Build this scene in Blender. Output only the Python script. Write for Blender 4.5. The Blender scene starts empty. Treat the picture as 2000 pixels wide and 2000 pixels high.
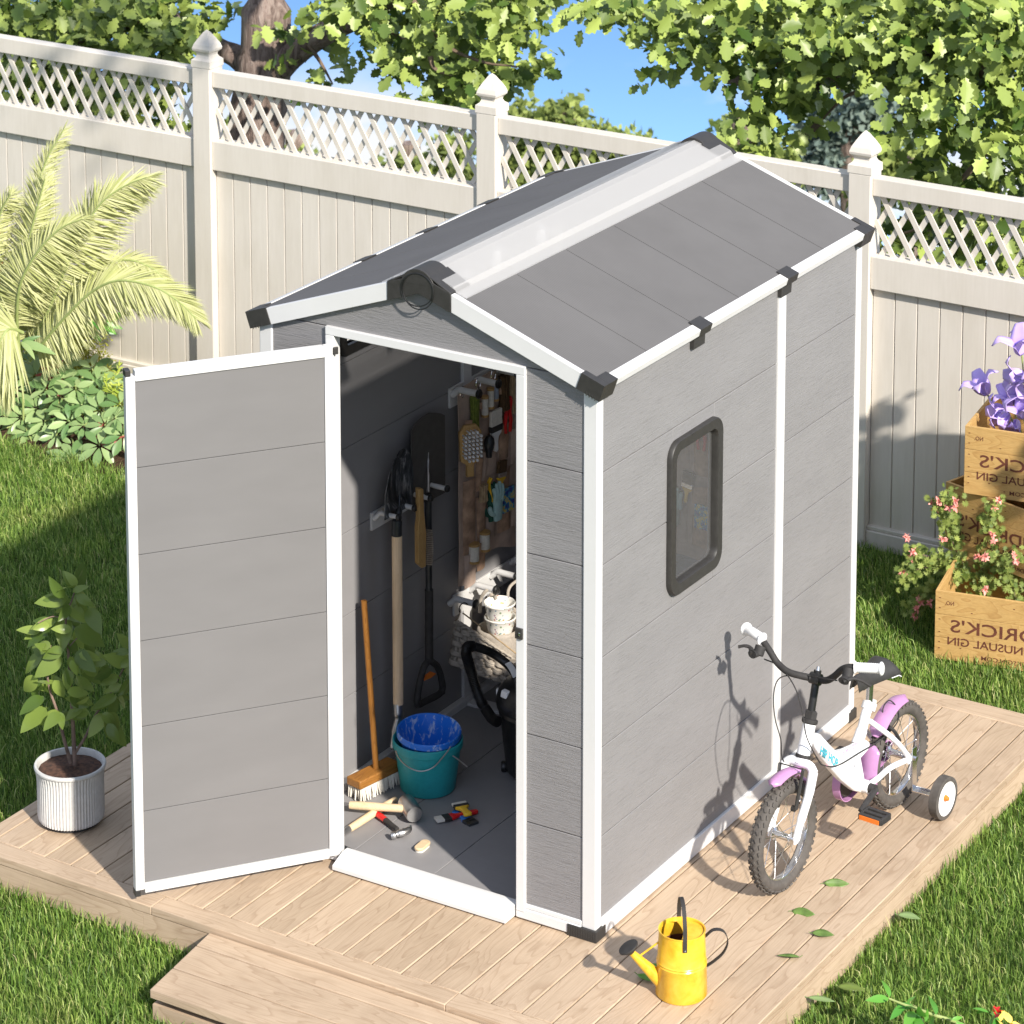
import bpy, math, random
import numpy as np
from mathutils import Vector, Matrix
from bpy.app import background as _bg
random.seed(7); RNG = np.random.default_rng(11)
sc = bpy.context.scene
COL = sc.collection
R_ = math.radians

# ------------------------------------------------------------------ camera
CAM = np.array([4.627, -8.003, 5.100]); YAW = -0.552; PIT = -0.161; FPX = 6304.2; SHY = -1412.5
FW = np.array([math.sin(YAW)*math.cos(PIT), math.cos(YAW)*math.cos(PIT), math.sin(PIT)])
RT = np.array([math.cos(YAW), -math.sin(YAW), 0.0]); UP = np.cross(RT, FW)
def ray(a, b): return FW + RT*(a-1000)/FPX - UP*(b-1000-SHY)/FPX
def on(a, b, ax, val):
    d = ray(a, b); return CAM + d*((val-CAM[ax])/d[ax])
def atx(a, b, x): return on(a, b, 0, x)
def aty(a, b, y): return on(a, b, 1, y)
def atz(a, b, z=0.0): return on(a, b, 2, z)
def atp(a, b, p0, n):
    d = ray(a, b); n = np.array(n, float); return CAM + d*((np.array(p0)-CAM)@n/(d@n))
def prj(X):
    d = np.asarray(X, float)-CAM; w = d@FW
    return 1000+FPX*(d@RT)/w, 1000+SHY-FPX*(d@UP)/w
cd = bpy.data.cameras.new('camera'); co = bpy.data.objects.new('camera', cd); COL.objects.link(co)
co.matrix_world = Matrix(((RT[0], UP[0], -FW[0], CAM[0]), (RT[1], UP[1], -FW[1], CAM[1]), (RT[2], UP[2], -FW[2], CAM[2]), (0, 0, 0, 1)))
cd.sensor_width = 36; cd.sensor_height = 36; cd.lens = 36*FPX/2000; cd.shift_y = SHY/2000
cd.clip_start = .1; cd.clip_end = 2000
cd.dof.use_dof = True; cd.dof.focus_distance = 11.2; cd.dof.aperture_fstop = 9
sc.camera = co

# ------------------------------------------------------------------ materials
MATS = {}
class NT:
    def __init__(s, name):
        s.m = bpy.data.materials.new(name); s.m.use_nodes = True; s.t = s.m.node_tree; s.n = s.t.nodes; s.l = s.t.links
        s.b = s.n['Principled BSDF']; s.out = s.n['Material Output']
    def node(s, typ, **kw):
        n = s.n.new(typ)
        for k, v in kw.items():
            if k in n.inputs: n.inputs[k].default_value = v
            else: setattr(n, k, v)
        return n
    def link(s, a, b): s.l.new(a, b)
    def coords(s, scale=(1, 1, 1), rot=(0, 0, 0), kind='Object'):
        c = s.node('ShaderNodeTexCoord'); m = s.node('ShaderNodeMapping'); m.inputs['Scale'].default_value = scale; m.inputs['Rotation'].default_value = rot
        s.link(c.outputs[kind], m.inputs['Vector']); return m.outputs['Vector']
    def noise(s, vec, scale=5, detail=4, rough=.55, dist=0):
        n = s.node('ShaderNodeTexNoise', Scale=scale, Detail=detail, Roughness=rough, Distortion=dist)
        if vec is not None: s.link(vec, n.inputs['Vector'])
        return n.outputs['Fac']
    def ramp(s, fac, stops):
        r = s.node('ShaderNodeValToRGB'); e = r.color_ramp.elements
        while len(e) > len(stops): e.remove(e[-1])
        while len(e) < len(stops): e.new(0.5)
        for el, (p, c) in zip(e, stops):
            el.position = p; el.color = (*c, 1) if len(c) == 3 else c
        s.link(fac, r.inputs['Fac']); return r.outputs['Color']
    def mix(s, fac, a, b, mode='MIX'):
        n = s.node('ShaderNodeMix', data_type='RGBA', blend_type=mode)
        for sock, v in ((n.inputs[0], fac), (n.inputs[6], a), (n.inputs[7], b)):
            if hasattr(v, 'is_linked') or hasattr(v, 'links'): s.link(v, sock)
            else: sock.default_value = (*v, 1) if isinstance(v, tuple) and len(v) == 3 else v
        return n.outputs[2]
    def math(s, op, a, b=0.0):
        n = s.node('ShaderNodeMath', operation=op)
        for sock, v in ((n.inputs[0], a), (n.inputs[1], b)):
            if hasattr(v, 'links'): s.link(v, sock)
            else: sock.default_value = v
        return n.outputs[0]
    def bump(s, h, strength=.3, dist=.002):
        b = s.node('ShaderNodeBump', Strength=strength, Distance=dist); s.link(h, b.inputs['Height']); s.link(b.outputs['Normal'], s.b.inputs['Normal'])
    def rnd(s): return s.node('ShaderNodeNewGeometry').outputs['Random Per Island']
    def col(s, c):
        if hasattr(c, 'links'): s.link(c, s.b.inputs['Base Color'])
        else: s.b.inputs['Base Color'].default_value = (*c, 1)
    def set(s, rough=.5, metal=0, spec=.5):
        s.b.inputs['Roughness'].default_value = rough; s.b.inputs['Metallic'].default_value = metal; s.b.inputs['Specular IOR Level'].default_value = spec
        return s.m

def plain(name, c, rough=.5, metal=0, var=.12, scale=30, bump=.0, spec=.5):
    k = NT(name); v = k.coords(); f = k.noise(v, scale, 5)
    k.col(k.ramp(f, [(.3, tuple(x*(1-var) for x in c)), (.7, tuple(min(1, x*(1+var)) for x in c))]))
    if bump: k.bump(k.noise(v, scale*8, 3), bump, .001)
    rr = k.node('ShaderNodeMapRange'); k.link(f, rr.inputs[0]); rr.inputs[3].default_value = max(.02, rough-.08); rr.inputs[4].default_value = min(1, rough+.08); k.link(rr.outputs[0], k.b.inputs['Roughness'])
    k.b.inputs['Metallic'].default_value = metal; k.b.inputs['Specular IOR Level'].default_value = spec
    MATS[name] = k.m; return k.m

def leafmat(name, lo, hi, trans=.35, rough=.45, tcol=None, spec=.4):
    k = NT(name); r = k.rnd(); c = k.ramp(r, [(0, lo), (1, hi)])
    k.col(c); k.set(rough, 0, spec)
    t = k.node('ShaderNodeBsdfTranslucent')
    tc = k.mix(.5, c, tcol or tuple(min(1, x*1.6) for x in hi)); k.link(tc, t.inputs['Color'])
    mx = k.node('ShaderNodeMixShader', Fac=trans); k.link(k.b.outputs[0], mx.inputs[1]); k.link(t.outputs[0], mx.inputs[2]); k.link(mx.outputs[0], k.out.inputs['Surface'])
    MATS[name] = k.m; return k.m

def grainpanel(name, c, axis, depth=.9, smooth=False):
    """grey resin panel with embossed wood grain running along `axis` (0 x, 1 y)"""
    k = NT(name); s = [60, 60, 260]; s[axis] = 14
    v = k.coords(tuple(s)); n = k.noise(v, 1, 6, .65, .6)
    v2 = k.coords((3, 3, 9)); big = k.noise(v2, 1, 3)
    base = k.ramp(big, [(.3, tuple(x*.96 for x in c)), (.7, tuple(x*1.04 for x in c))])
    line = k.ramp(n, [(.36, (.62, .62, .62)), (.47, (1, 1, 1))])
    if not smooth: base = k.mix(.35, base, k.mix(1.0, base, line, 'MULTIPLY'))
    k.col(base); k.set(.55, 0, .35)
    if not smooth: k.bump(n, depth, .0035)
    else: k.bump(k.noise(k.coords(), 900, 2), .12, .0006)
    MATS[name] = k.m; return k.m
grainpanel('panel_x', (.235, .228, .23), 0, .9)
grainpanel('panel_y', (.228, .222, .222), 1, .55)
grainpanel('panel_in_brightened', (.25, .244, .248), 1, smooth=True)  # same plastic as the door panel, colour lightened to brighten the dim interior
grainpanel('panel_in', (.172, .167, .166), 1, smooth=True)
plain('white', (.64, .635, .625), .38, var=.015, scale=12)
plain('black', (.032, .030, .028), .5, var=.15, scale=60, bump=.08)
plain('floor', (.25, .243, .247), .5, var=.04, scale=20, bump=.1)
plain('blackgloss', (.014, .014, .014), .38, var=.2)
plain('rubber', (.028, .026, .025), .75, var=.3, scale=40, bump=.2)
plain('tyre', (.085, .075, .066), .8, var=.25, scale=40, bump=.2)
plain('chrome', (.72, .72, .73), .18, 1, var=.06, scale=20)
plain('steel', (.52, .51, .5), .38, 1, var=.18, scale=25)
plain('darksteel', (.05, .055, .06), .35, .6, var=.5, scale=14)
plain('paintwhite', (.86, .86, .87), .18, var=.015)
plain('lilac', (.46, .235, .44), .3, var=.06)
plain('teal', (.015, .22, .25), .42, var=.25, scale=35)
plain('bluetub', (.02, .2, .75), .4, var=.15, scale=30)
plain('red', (.62, .012, .015), .3, var=.12)
plain('orange', (.75, .18, .02), .4)
plain('yellow', (.82, .50, .03), .32, var=.1)
plain('blueplastic', (.03, .20, .62), .35)
plain('cloth', (.46, .345, .28), .95, var=.2, scale=16, bump=.5)
plain('leather', (.42, .27, .18), .85, var=.4, scale=24, bump=.5)
plain('bristle', (.72, .68, .6), .8, var=.1, scale=90)
plain('plasticwhite', (.8, .8, .8), .4, var=.02)
plain('greenrope', (.16, .2, .03), .9, var=.35, scale=70, bump=.4)
plain('thread', (.7, .66, .57), .9, var=.1, scale=120, bump=.3)
plain('greythread', (.3, .34, .4), .9, var=.1, scale=120, bump=.3)
plain('twine', (.40, .29, .17), .95, var=.3, scale=60, bump=.3)
plain('brownhair', (.09, .05, .02), .9, var=.4, scale=60)
plain('mint', (.40, .60, .58), .8, var=.08, scale=60, bump=.3)
plain('darkgreen', (.01, .08, .05), .8)
plain('wicker', (.42, .37, .31), .8, var=.12, scale=45, bump=.15)
plain('spadeblack', (.075, .07, .064), .5, var=.2, scale=40)
plain('ropecloth', (.44, .39, .33), .9, var=.15, scale=110, bump=.5)
plain('soil', (.075, .036, .022), .95, var=.7, scale=70, bump=1.0)
plain('pot', (.55, .54, .52), .75, var=.08, scale=60, bump=.3)
plain('ink', (.12, .035, .018), .8, var=.25, scale=50)
plain('cyan', (.05, .55, .70), .4); plain('pinkink', (.85, .35, .55), .4)
plain('bark', (.20, .135, .105), .95, var=.5, scale=22)
plain('stem', (.30, .36, .12), .6); plain('twig', (.17, .12, .08), .8)
plain('lilypetal', (.56, .42, .84), .5, var=.08, scale=12)
plain('pinkpetal', (.85, .33, .28), .6, var=.25, scale=60)
plain('orangepetal', (.85, .30, .03), .5, var=.3); plain('yellowpetal', (.86, .62, .12), .5, var=.15)
plain('dryleaf', (.10, .17, .035), .5, var=.35, scale=30)
plain('pebble', (.42, .40, .37), .9)
leafmat('oakleaf', (.04, .085, .012), (.40, .49, .12), .13, .40, (.42, .55, .06))
leafmat('farleaf', (.07, .11, .02), (.34, .40, .11), .25, .7)
leafmat('farblue', (.10, .15, .14), (.24, .30, .24), .2, .7)
leafmat('schefleaf', (.10, .20, .06), (.36, .47, .20), .22, .32)
leafmat('camelleaf', (.06, .11, .02), (.28, .36, .08), .3, .25)
leafmat('palmleaf', (.33, .36, .12), (.58, .58, .30), .25, .5)
leafmat('bushleaf', (.16, .18, .01), (.46, .46, .05), .3, .5)
leafmat('redleaf', (.26, .05, .04), (.5, .14, .10), .3, .35)
leafmat('fernleaf', (.24, .33, .03), (.48, .54, .09), .3, .5)
leafmat('geraleaf', (.10, .16, .03), (.36, .43, .11), .3, .55)
leafmat('lilyleaf', (.05, .22, .03), (.16, .40, .05), .2, .35)

def m_grass():
    k = NT('grass'); r = k.rnd(); p = k.node('ShaderNodeNewGeometry').outputs['Position']; n = k.noise(p, 2.2, 5, .6); n2 = k.noise(p, 9, 3, .6)
    g = k.ramp(r, [(0, (.055, .12, .016)), (.5, (.16, .28, .045)), (.9, (.34, .46, .11)), (1, (.56, .54, .25))])
    dry = k.ramp(r, [(0, (.14, .15, .03)), (1, (.40, .38, .13))]); g = k.mix(k.ramp(n, [(.60, (0, 0, 0)), (.78, (.5, .5, .5))]), g, dry); g = k.mix(1.0, g, k.ramp(n2, [(.3, (.78, .80, .78)), (.7, (1.12, 1.1, 1.05))]), 'MULTIPLY')
    k.col(g); k.set(.5, 0, .4); t = k.node('ShaderNodeBsdfTranslucent'); k.link(g, t.inputs['Color']); mx = k.node('ShaderNodeMixShader', Fac=.25); k.link(k.b.outputs[0], mx.inputs[1]); k.link(t.outputs[0], mx.inputs[2]); k.link(mx.outputs[0], k.out.inputs['Surface']); MATS['grass'] = k.m
m_grass()
def m_bark():
    k = NT('treebark'); v = k.coords((9, 9, 2.2)); n = k.noise(v, 2.2, 8, .7, 1.2)
    k.col(k.ramp(n, [(.32, (.075, .055, .045)), (.5, (.26, .195, .165)), (.7, (.44, .36, .31))])); k.set(.95, 0, .2); k.bump(n, 1.0, .03)
    MATS['treebark'] = k.m
m_bark()
def m_wood(name, ax, c1, c2, c3, scale=1.0, rough=.6, rnd=True, knots=True):
    """planed timber, grain along axis ax, each board its own figure"""
    k = NT(name); c = k.node('ShaderNodeTexCoord'); r = k.rnd()
    off = k.node('ShaderNodeCombineXYZ'); m = k.math('MULTIPLY', r, 37.0); k.link(m, off.inputs[0]); k.link(k.math('MULTIPLY', r, 91.0), off.inputs[1]); k.link(k.math('MULTIPLY', r, 13.0), off.inputs[2])
    add = k.node('ShaderNodeVectorMath', operation='ADD'); k.link(c.outputs['Object'], add.inputs[0]); k.link(off.outputs[0], add.inputs[1])
    mp = k.node('ShaderNodeMapping'); s = [9.*scale]*3; s[ax] = 1.5*scale; mp.inputs['Scale'].default_value = s; k.link(add.outputs[0], mp.inputs['Vector'])
    warp = k.noise(mp.outputs[0], 1.1, 2, .5, .4)
    ring = k.math('FRACT', k.math('MULTIPLY', warp, 13.0))
    fine = k.node('ShaderNodeMapping'); s2 = [230.*scale]*3; s2[ax] = 7*scale; fine.inputs['Scale'].default_value = s2; k.link(add.outputs[0], fine.inputs['Vector'])
    fn = k.noise(fine.outputs[0], 1, 3, .6)
    base = k.ramp(ring, [(0, c1), (.72, c2), (.95, c3), (1, c1)])
    base = k.mix(.55, base, c2)
    base = k.mix(.30, base, k.mix(1.0, base, k.ramp(fn, [(.3, (.6, .55, .5)), (.6, (1.08, 1.08, 1.08))]), 'MULTIPLY'))
    tone = k.ramp(r, [(0, (.86, .85, .83)), (.5, (.97, .96, .95)), (1, (1.06, 1.05, 1.04))]); base = k.mix(1.0, base, tone, 'MULTIPLY')
    st = k.noise(c.outputs['Object'], 3.2, 6, .62); base = k.mix(1.0, base, k.ramp(st, [(.32, (.86, .85, .84)), (.52, (1, 1, 1))]), 'MULTIPLY')
    k.col(base); k.set(rough, 0, .3); k.bump(fn, .18, .0015); MATS[name] = k.m
m_wood('deck_y', 1, (.53, .41, .295), (.485, .37, .26), (.33, .225, .145))
m_wood('deck_x', 0, (.53, .41, .295), (.485, .37, .26), (.33, .225, .145))
m_wood('crate_x', 0, (.60, .40, .16), (.54, .34, .125), (.36, .19, .06), 1.2, .7)
m_wood('crate_y', 1, (.60, .40, .16), (.54, .34, .125), (.36, .19, .06), 1.2, .7)
m_wood('handle_z', 2, (.74, .58, .40), (.70, .54, .36), (.58, .42, .26), 2, .5)
m_wood('handle_x', 0, (.74, .58, .38), (.70, .54, .34), (.58, .42, .24), 2, .5)
m_wood('broomwood', 2, (.42, .19, .045), (.34, .145, .03), (.16, .06, .015), 2, .4)
m_wood('broomhead', 1, (.40, .19, .05), (.32, .14, .03), (.13, .05, .015), 2, .45)
m_wood('brushwood', 2, (.58, .38, .16), (.5, .31, .12), (.34, .19, .06), 3, .4)
def m_vinyl():
    k = NT('vinyl'); v = k.coords((40, 40, 3)); n = k.noise(v, 2, 4)
    k.col(k.ramp(n, [(.3, (.62, .575, .51)), (.7, (.655, .61, .545))]))
    base = k.b.inputs['Base Color'].links[0].from_socket; st = k.noise(k.coords((2.5, 2.5, .7)), 3, 6, .65); sp = k.node('ShaderNodeSeparateXYZ'); k.link(k.node('ShaderNodeNewGeometry').outputs['Position'], sp.inputs[0]); ft = k.node('ShaderNodeMapRange'); ft.inputs[1].default_value = .32; ft.inputs[2].default_value = -.10; k.link(sp.outputs[2], ft.inputs[0])
    dirt = k.math('MULTIPLY', ft.outputs[0], k.ramp(st, [(.35, (0, 0, 0)), (.65, (.55, .55, .55))])); base = k.mix(dirt, base, (.36, .34, .24)); base = k.mix(1.0, base, k.ramp(st, [(.3, (.93, .925, .91)), (.55, (1, 1, 1))]), 'MULTIPLY'); k.col(base); k.set(.45, 0, .4); k.bump(n, .06, .002); MATS['vinyl'] = k.m
m_vinyl()
def m_roof():
    k = NT('roof'); c = k.coords(); w = k.node('ShaderNodeTexWave', wave_type='BANDS', bands_direction='Y', Scale=34, Distortion=.4, Detail=1); k.link(c, w.inputs['Vector'])
    n = k.noise(c, 500, 2)
    base = k.ramp(w.outputs['Fac'], [(.2, (.122, .118, .117)), (.8, (.142, .138, .137))])
    d = k.noise(c, 2.6, 7, .66); base = k.mix(1.0, base, k.ramp(d, [(.34, (.93, .93, .92)), (.6, (1.03, 1.03, 1.02))]), 'MULTIPLY'); k.col(base); k.set(.8, 0, .12); k.bump(n, .15, .0008); MATS['roof'] = k.m
m_roof()
def m_sky():
    k = NT('skylight'); k.col((.85, .84, .82)); k.set(.35, 0, .3)
    t = k.node('ShaderNodeBsdfTranslucent'); t.inputs['Color'].default_value = (.85, .84, .83, 1)
    tr = k.node('ShaderNodeBsdfTransparent'); tr.inputs['Color'].default_value = (.95, .95, .95, 1)
    a = k.node('ShaderNodeMixShader', Fac=.5); k.link(k.b.outputs[0], a.inputs[1]); k.link(t.outputs[0], a.inputs[2])
    b = k.node('ShaderNodeMixShader', Fac=.45); k.link(a.outputs[0], b.inputs[1]); k.link(tr.outputs[0], b.inputs[2]); k.link(b.outputs[0], k.out.inputs['Surface']); MATS['skylight'] = k.m
    k = NT('pane'); k.col((.5, .5, .5)); k.set(.08, 0, .5)
    tr = k.node('ShaderNodeBsdfTransparent'); b = k.node('ShaderNodeMixShader', Fac=.92); k.link(k.b.outputs[0], b.inputs[1]); k.link(tr.outputs[0], b.inputs[2]); k.link(b.outputs[0], k.out.inputs['Surface']); MATS['pane'] = k.m
m_sky()
def m_misc():
    k = NT('lawn'); v = k.coords(); n = k.noise(v, 6, 6); k.col(k.ramp(n, [(.35, (.035, .05, .012)), (.6, (.06, .10, .02)), (.75, (.10, .13, .04))])); k.set(.95, 0, .1); MATS['lawn'] = k.m
    k = NT('mulch'); v = k.coords(); n = k.noise(v, 45, 7, .7); k.col(k.ramp(n, [(.35, (.03, .016, .01)), (.7, (.13, .08, .05))])); k.set(.95, 0, .1); k.bump(n, 1, .02); MATS['mulch'] = k.m
    k = NT('floral'); v = k.coords(); vo = k.node('ShaderNodeTexVoronoi', Scale=70); k.link(v, vo.inputs['Vector'])
    spots = k.ramp(vo.outputs['Distance'], [(.22, (0, 0, 0)), (.3, (1, 1, 1))])
    hue = k.ramp(vo.outputs['Color'], [(.1, (.62, .36, .14)), (.35, (.25, .36, .16)), (.55, (.3, .45, .55)), (.75, (.55, .18, .2)), (.9, (.7, .5, .2))])
    k.col(k.mix(spots, hue, (.86, .84, .78))); k.set(.25); MATS['floral'] = k.m
    k = NT('yellowcan'); v = k.coords(); n = k.noise(v, 14, 6, .65, .8); k.col(k.ramp(n, [(.3, (.62, .30, .015)), (.48, (.78, .45, .03)), (.7, (.85, .56, .07))])); k.set(.28, 0, .5); MATS['yellowcan'] = k.m
    k = NT('splat'); v = k.coords((14, 14, 7)); n = k.noise(v, 3, 6, .65, .6); k.col(k.ramp(n, [(.53, (.012, .17, .72)), (.62, (.42, .55, .80))])); k.set(.35, 0, .5); MATS['splat'] = k.m
    k = NT('tealworn'); v = k.coords(); n = k.noise(v, 60, 6, .7); k.col(k.ramp(n, [(.30, (.014, .30, .33)), (.66, (.02, .36, .39)), (.74, (.16, .20, .19))])); k.set(.45); MATS['tealworn'] = k.m
    k = NT('shovelblade'); v = k.coords((30, 30, 5)); n = k.noise(v, 1.5, 6, .7, .4); k.col(k.ramp(n, [(.40, (.05, .058, .066)), (.54, (.13, .14, .155)), (.64, (.55, .56, .58))])); k.set(.3, .75); MATS['shovelblade'] = k.m
    k = NT('packet'); v = k.coords(); n = k.noise(v, 45, 2); k.col(k.ramp(n, [(.38, (.02, .05, .30)), (.5, (.05, .32, .50)), (.58, (.8, .6, .05)), (.7, (.1, .4, .55))])); k.set(.3); MATS['packet'] = k.m
m_misc()

# ------------------------------------------------------------------ objects
def tag(o, label=None, cat=None, group=None, kind=None):
    if label: o['label'] = label
    if cat: o['category'] = cat
    if group: o['group'] = group
    if kind: o['kind'] = kind
    return o
def thing(name, loc, label, cat, group=None):
    o = bpy.data.objects.new(name, None); COL.objects.link(o); o.location = Vector(loc); o.empty_display_size = .05
    return tag(o, label, cat, group)
def origin(o):
    v = Vector((0, 0, 0))
    while o is not None: v = v + o.location; o = o.parent
    return v
def _perp(d):
    d = Vector(d).normalized(); a = Vector((0, 0, 1)) if abs(d.z) < .9 else Vector((1, 0, 0))
    u = d.cross(a).normalized(); return u, d.cross(u).normalized()
class MB:
    def __init__(s): s.v = []; s.f = []
    def add(s, vs, fs):
        o = len(s.v); s.v += [tuple(map(float, p)) for p in vs]; s.f += [tuple(i+o for i in f) for f in fs]; return s
    def box(s, a, b):
        x0, y0, z0 = a; x1, y1, z1 = b
        return s.add([(x0, y0, z0), (x1, y0, z0), (x1, y1, z0), (x0, y1, z0), (x0, y0, z1), (x1, y0, z1), (x1, y1, z1), (x0, y1, z1)],
                     [(0, 3, 2, 1), (4, 5, 6, 7), (0, 1, 5, 4), (1, 2, 6, 5), (2, 3, 7, 6), (3, 0, 4, 7)])
    def obox(s, c, ax, ay, az):
        c, ax, ay, az = map(lambda q: np.array(q, float), (c, ax, ay, az)); vs = []
        for k in (-1, 1):
            for i, j in ((-1, -1), (1, -1), (1, 1), (-1, 1)): vs.append(c+ax*i+ay*j+az*k)
        return s.add(vs, [(0, 3, 2, 1), (4, 5, 6, 7), (0, 1, 5, 4), (1, 2, 6, 5), (2, 3, 7, 6), (3, 0, 4, 7)])
    def prism(s, poly, ext):
        n = len(poly); e = np.array(ext, float); p = [np.array(q, float) for q in poly]
        vs = p+[q+e for q in p]
        return s.add(vs, [tuple(range(n-1, -1, -1)), tuple(range(n, 2*n))]+[(i, (i+1) % n, (i+1) % n+n, i+n) for i in range(n)])
    def tube(s, pts, r, seg=10, cap=True, flat=1.0):
        pts = [Vector(p) for p in pts]; n = len(pts); rs = r if hasattr(r, '__len__') else [r]*n
        u = None; vs = []
        for i, p in enumerate(pts):
            d = (pts[min(i+1, n-1)]-pts[max(i-1, 0)])
            if d.length < 1e-9: d = Vector((0, 0, 1))
            d.normalize()
            if u is None: u, w = _perp(d)
            else:
                u = (u-d*u.dot(d)); u = u.normalized() if u.length > 1e-6 else _perp(d)[0]; w = d.cross(u)
            for k in range(seg):
                a = 2*math.pi*k/seg; vs.append(p+u*math.cos(a)*rs[i]+w*math.sin(a)*rs[i]*flat)
        fs = [(i*seg+k, i*seg+(k+1) % seg, (i+1)*seg+(k+1) % seg, (i+1)*seg+k) for i in range(n-1) for k in range(seg)]
        if cap: fs += [tuple(range(seg-1, -1, -1)), tuple(range((n-1)*seg, n*seg))]
        return s.add(vs, fs)
    def lathe(s, prof, c, axis=(0, 0, 1), seg=32, flute=0, ref=None, cap=False):
        ax = Vector(axis).normalized(); u, w = _perp(ax); c = Vector(c); vs = []
        for (r, h) in prof:
            for k in range(seg):
                a = 2*math.pi*(k+.5)/seg; rr = r*(1+flute*(1 if k % 2 else -1)) if r > .0005 else r
                vs.append(c+ax*h+(u*math.cos(a)+w*math.sin(a))*rr)
        n = len(prof); fs = [(i*seg+k, i*seg+(k+1) % seg, (i+1)*seg+(k+1) % seg, (i+1)*seg+k) for i in range(n-1) for k in range(seg)]
        if cap: fs += [tuple(range(seg-1, -1, -1)), tuple(range((n-1)*seg, n*seg))]
        return s.add(vs, fs)
    def strip(s, pts, wv, th):
        """flat band along pts, half-width vectors wv, thickness th"""
        n = len(pts); P = [np.array(p, float) for p in pts]; W = [np.array(w, float) for w in (wv if len(np.shape(wv)) > 1 else [wv]*n)]
        vs = []
        for i in range(n):
            t = P[min(i+1, n-1)]-P[max(i-1, 0)]; nn = np.cross(t, W[i]); nn = nn/(np.linalg.norm(nn)+1e-12)*th/2
            vs += [P[i]-W[i]-nn, P[i]+W[i]-nn, P[i]+W[i]+nn, P[i]-W[i]+nn]
        fs = [(i*4+k, i*4+(k+1) % 4, i*4+4+(k+1) % 4, i*4+4+k) for i in range(n-1) for k in range(4)]
        fs += [(3, 2, 1, 0), tuple((n-1)*4+k for k in range(4))]
        return s.add(vs, fs)
    def build(s, name, mat, parent=None, bevel=0, smooth=True, ang=35, seg=2, fix=True):
        o0 = origin(parent) if parent is not None else Vector((0, 0, 0))
        me = bpy.data.meshes.new(name); me.from_pydata([Vector(p)-o0 for p in s.v], [], s.f)
        if fix:
            import bmesh
            b = bmesh.new(); b.from_mesh(me); bmesh.ops.recalc_face_normals(b, faces=b.faces); b.to_mesh(me); b.free()
        me.materials.append(MATS[mat] if isinstance(mat, str) else mat)
        if smooth and len(me.polygons):
            me.polygons.foreach_set('use_smooth', [True]*len(me.polygons)); me.set_sharp_from_angle(angle=R_(ang))
        o = bpy.data.objects.new(name, me); COL.objects.link(o)
        if parent is not None: o.parent = parent
        if bevel:
            md = o.modifiers.new('bevel', 'BEVEL'); md.width = bevel; md.segments = seg; md.limit_method = 'ANGLE'; md.angle_limit = R_(40); md.harden_normals = False
        return o
def solo(mb, name, mat, label, cat, group=None, loc=None, **kw):
    """a thing that is one mesh; its origin goes to loc"""
    if loc is not None:
        mb.v = [(p[0]-loc[0], p[1]-loc[1], p[2]-loc[2]) for p in mb.v]
    o = mb.build(name, mat, None, **kw)
    if loc is not None: o.location = loc
    return tag(o, label, cat, group)
def copy_tree(o, parent=None):
    c = o.copy(); COL.objects.link(c); c.parent = parent
    for ch in list(o.children): copy_tree(ch, c)
    return c
def catmull(P, n=8):
    P = [np.array(p, float) for p in P]; Q = [2*P[0]-P[1]]+P+[2*P[-1]-P[-2]]; out = []
    for i in range(1, len(Q)-2):
        for k in range(n):
            t = k/n; a, b, c, d = Q[i-1], Q[i], Q[i+1], Q[i+2]
            out.append(.5*((2*b)+(c-a)*t+(2*a-5*b+4*c-d)*t*t+(3*b-a-3*c+d)*t**3))
    out.append(P[-1]); return out
def cloud(name, tv, tf, pos, nrm, dirs, size, mat, parent=None, smooth=False):
    """many copies of a leaf template as ONE mesh (numpy): tv (m,3) x across, y along, z up"""
    tv = np.asarray(tv, float); m = len(tv); N = len(pos); pos = np.asarray(pos, float)
    if parent is not None: pos = pos-np.array(origin(parent))
    nrm = np.asarray(nrm, float); dirs = np.asarray(dirs, float)
    nrm /= np.linalg.norm(nrm, axis=1)[:, None]+1e-9
    dirs = dirs-nrm*(dirs*nrm).sum(1)[:, None]; dirs /= np.linalg.norm(dirs, axis=1)[:, None]+1e-9
    side = np.cross(dirs, nrm); size = np.asarray(size, float)
    if size.ndim == 1: size = np.stack([size, size, size], 1)
    V = pos[:, None, :]+(tv[None, :, 0:1]*size[:, None, 0:1])*side[:, None, :]+(tv[None, :, 1:2]*size[:, None, 1:2])*dirs[:, None, :]+(tv[None, :, 2:3]*size[:, None, 2:3])*nrm[:, None, :]
    V = V.reshape(-1, 3).astype(np.float32)
    lens = np.array([len(f) for f in tf]); idx = np.concatenate([np.array(f) for f in tf])
    L = (idx[None, :]+(np.arange(N)*m)[:, None]).ravel().astype(np.int32); LT = np.tile(lens, N).astype(np.int32); LS = np.concatenate([[0], np.cumsum(LT)[:-1]]).astype(np.int32)
    me = bpy.data.meshes.new(name); me.vertices.add(len(V)); me.vertices.foreach_set('co', V.ravel())
    me.loops.add(len(L)); me.loops.foreach_set('vertex_index', L); me.polygons.add(len(LT)); me.polygons.foreach_set('loop_start', LS)
    me.update(calc_edges=True); me.validate()
    me.materials.append(MATS[mat])
    if smooth: me.polygons.foreach_set('use_smooth', [True]*len(me.polygons))
    o = bpy.data.objects.new(name, me); COL.objects.link(o)
    if parent is not None: o.parent = parent
    return o
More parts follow.
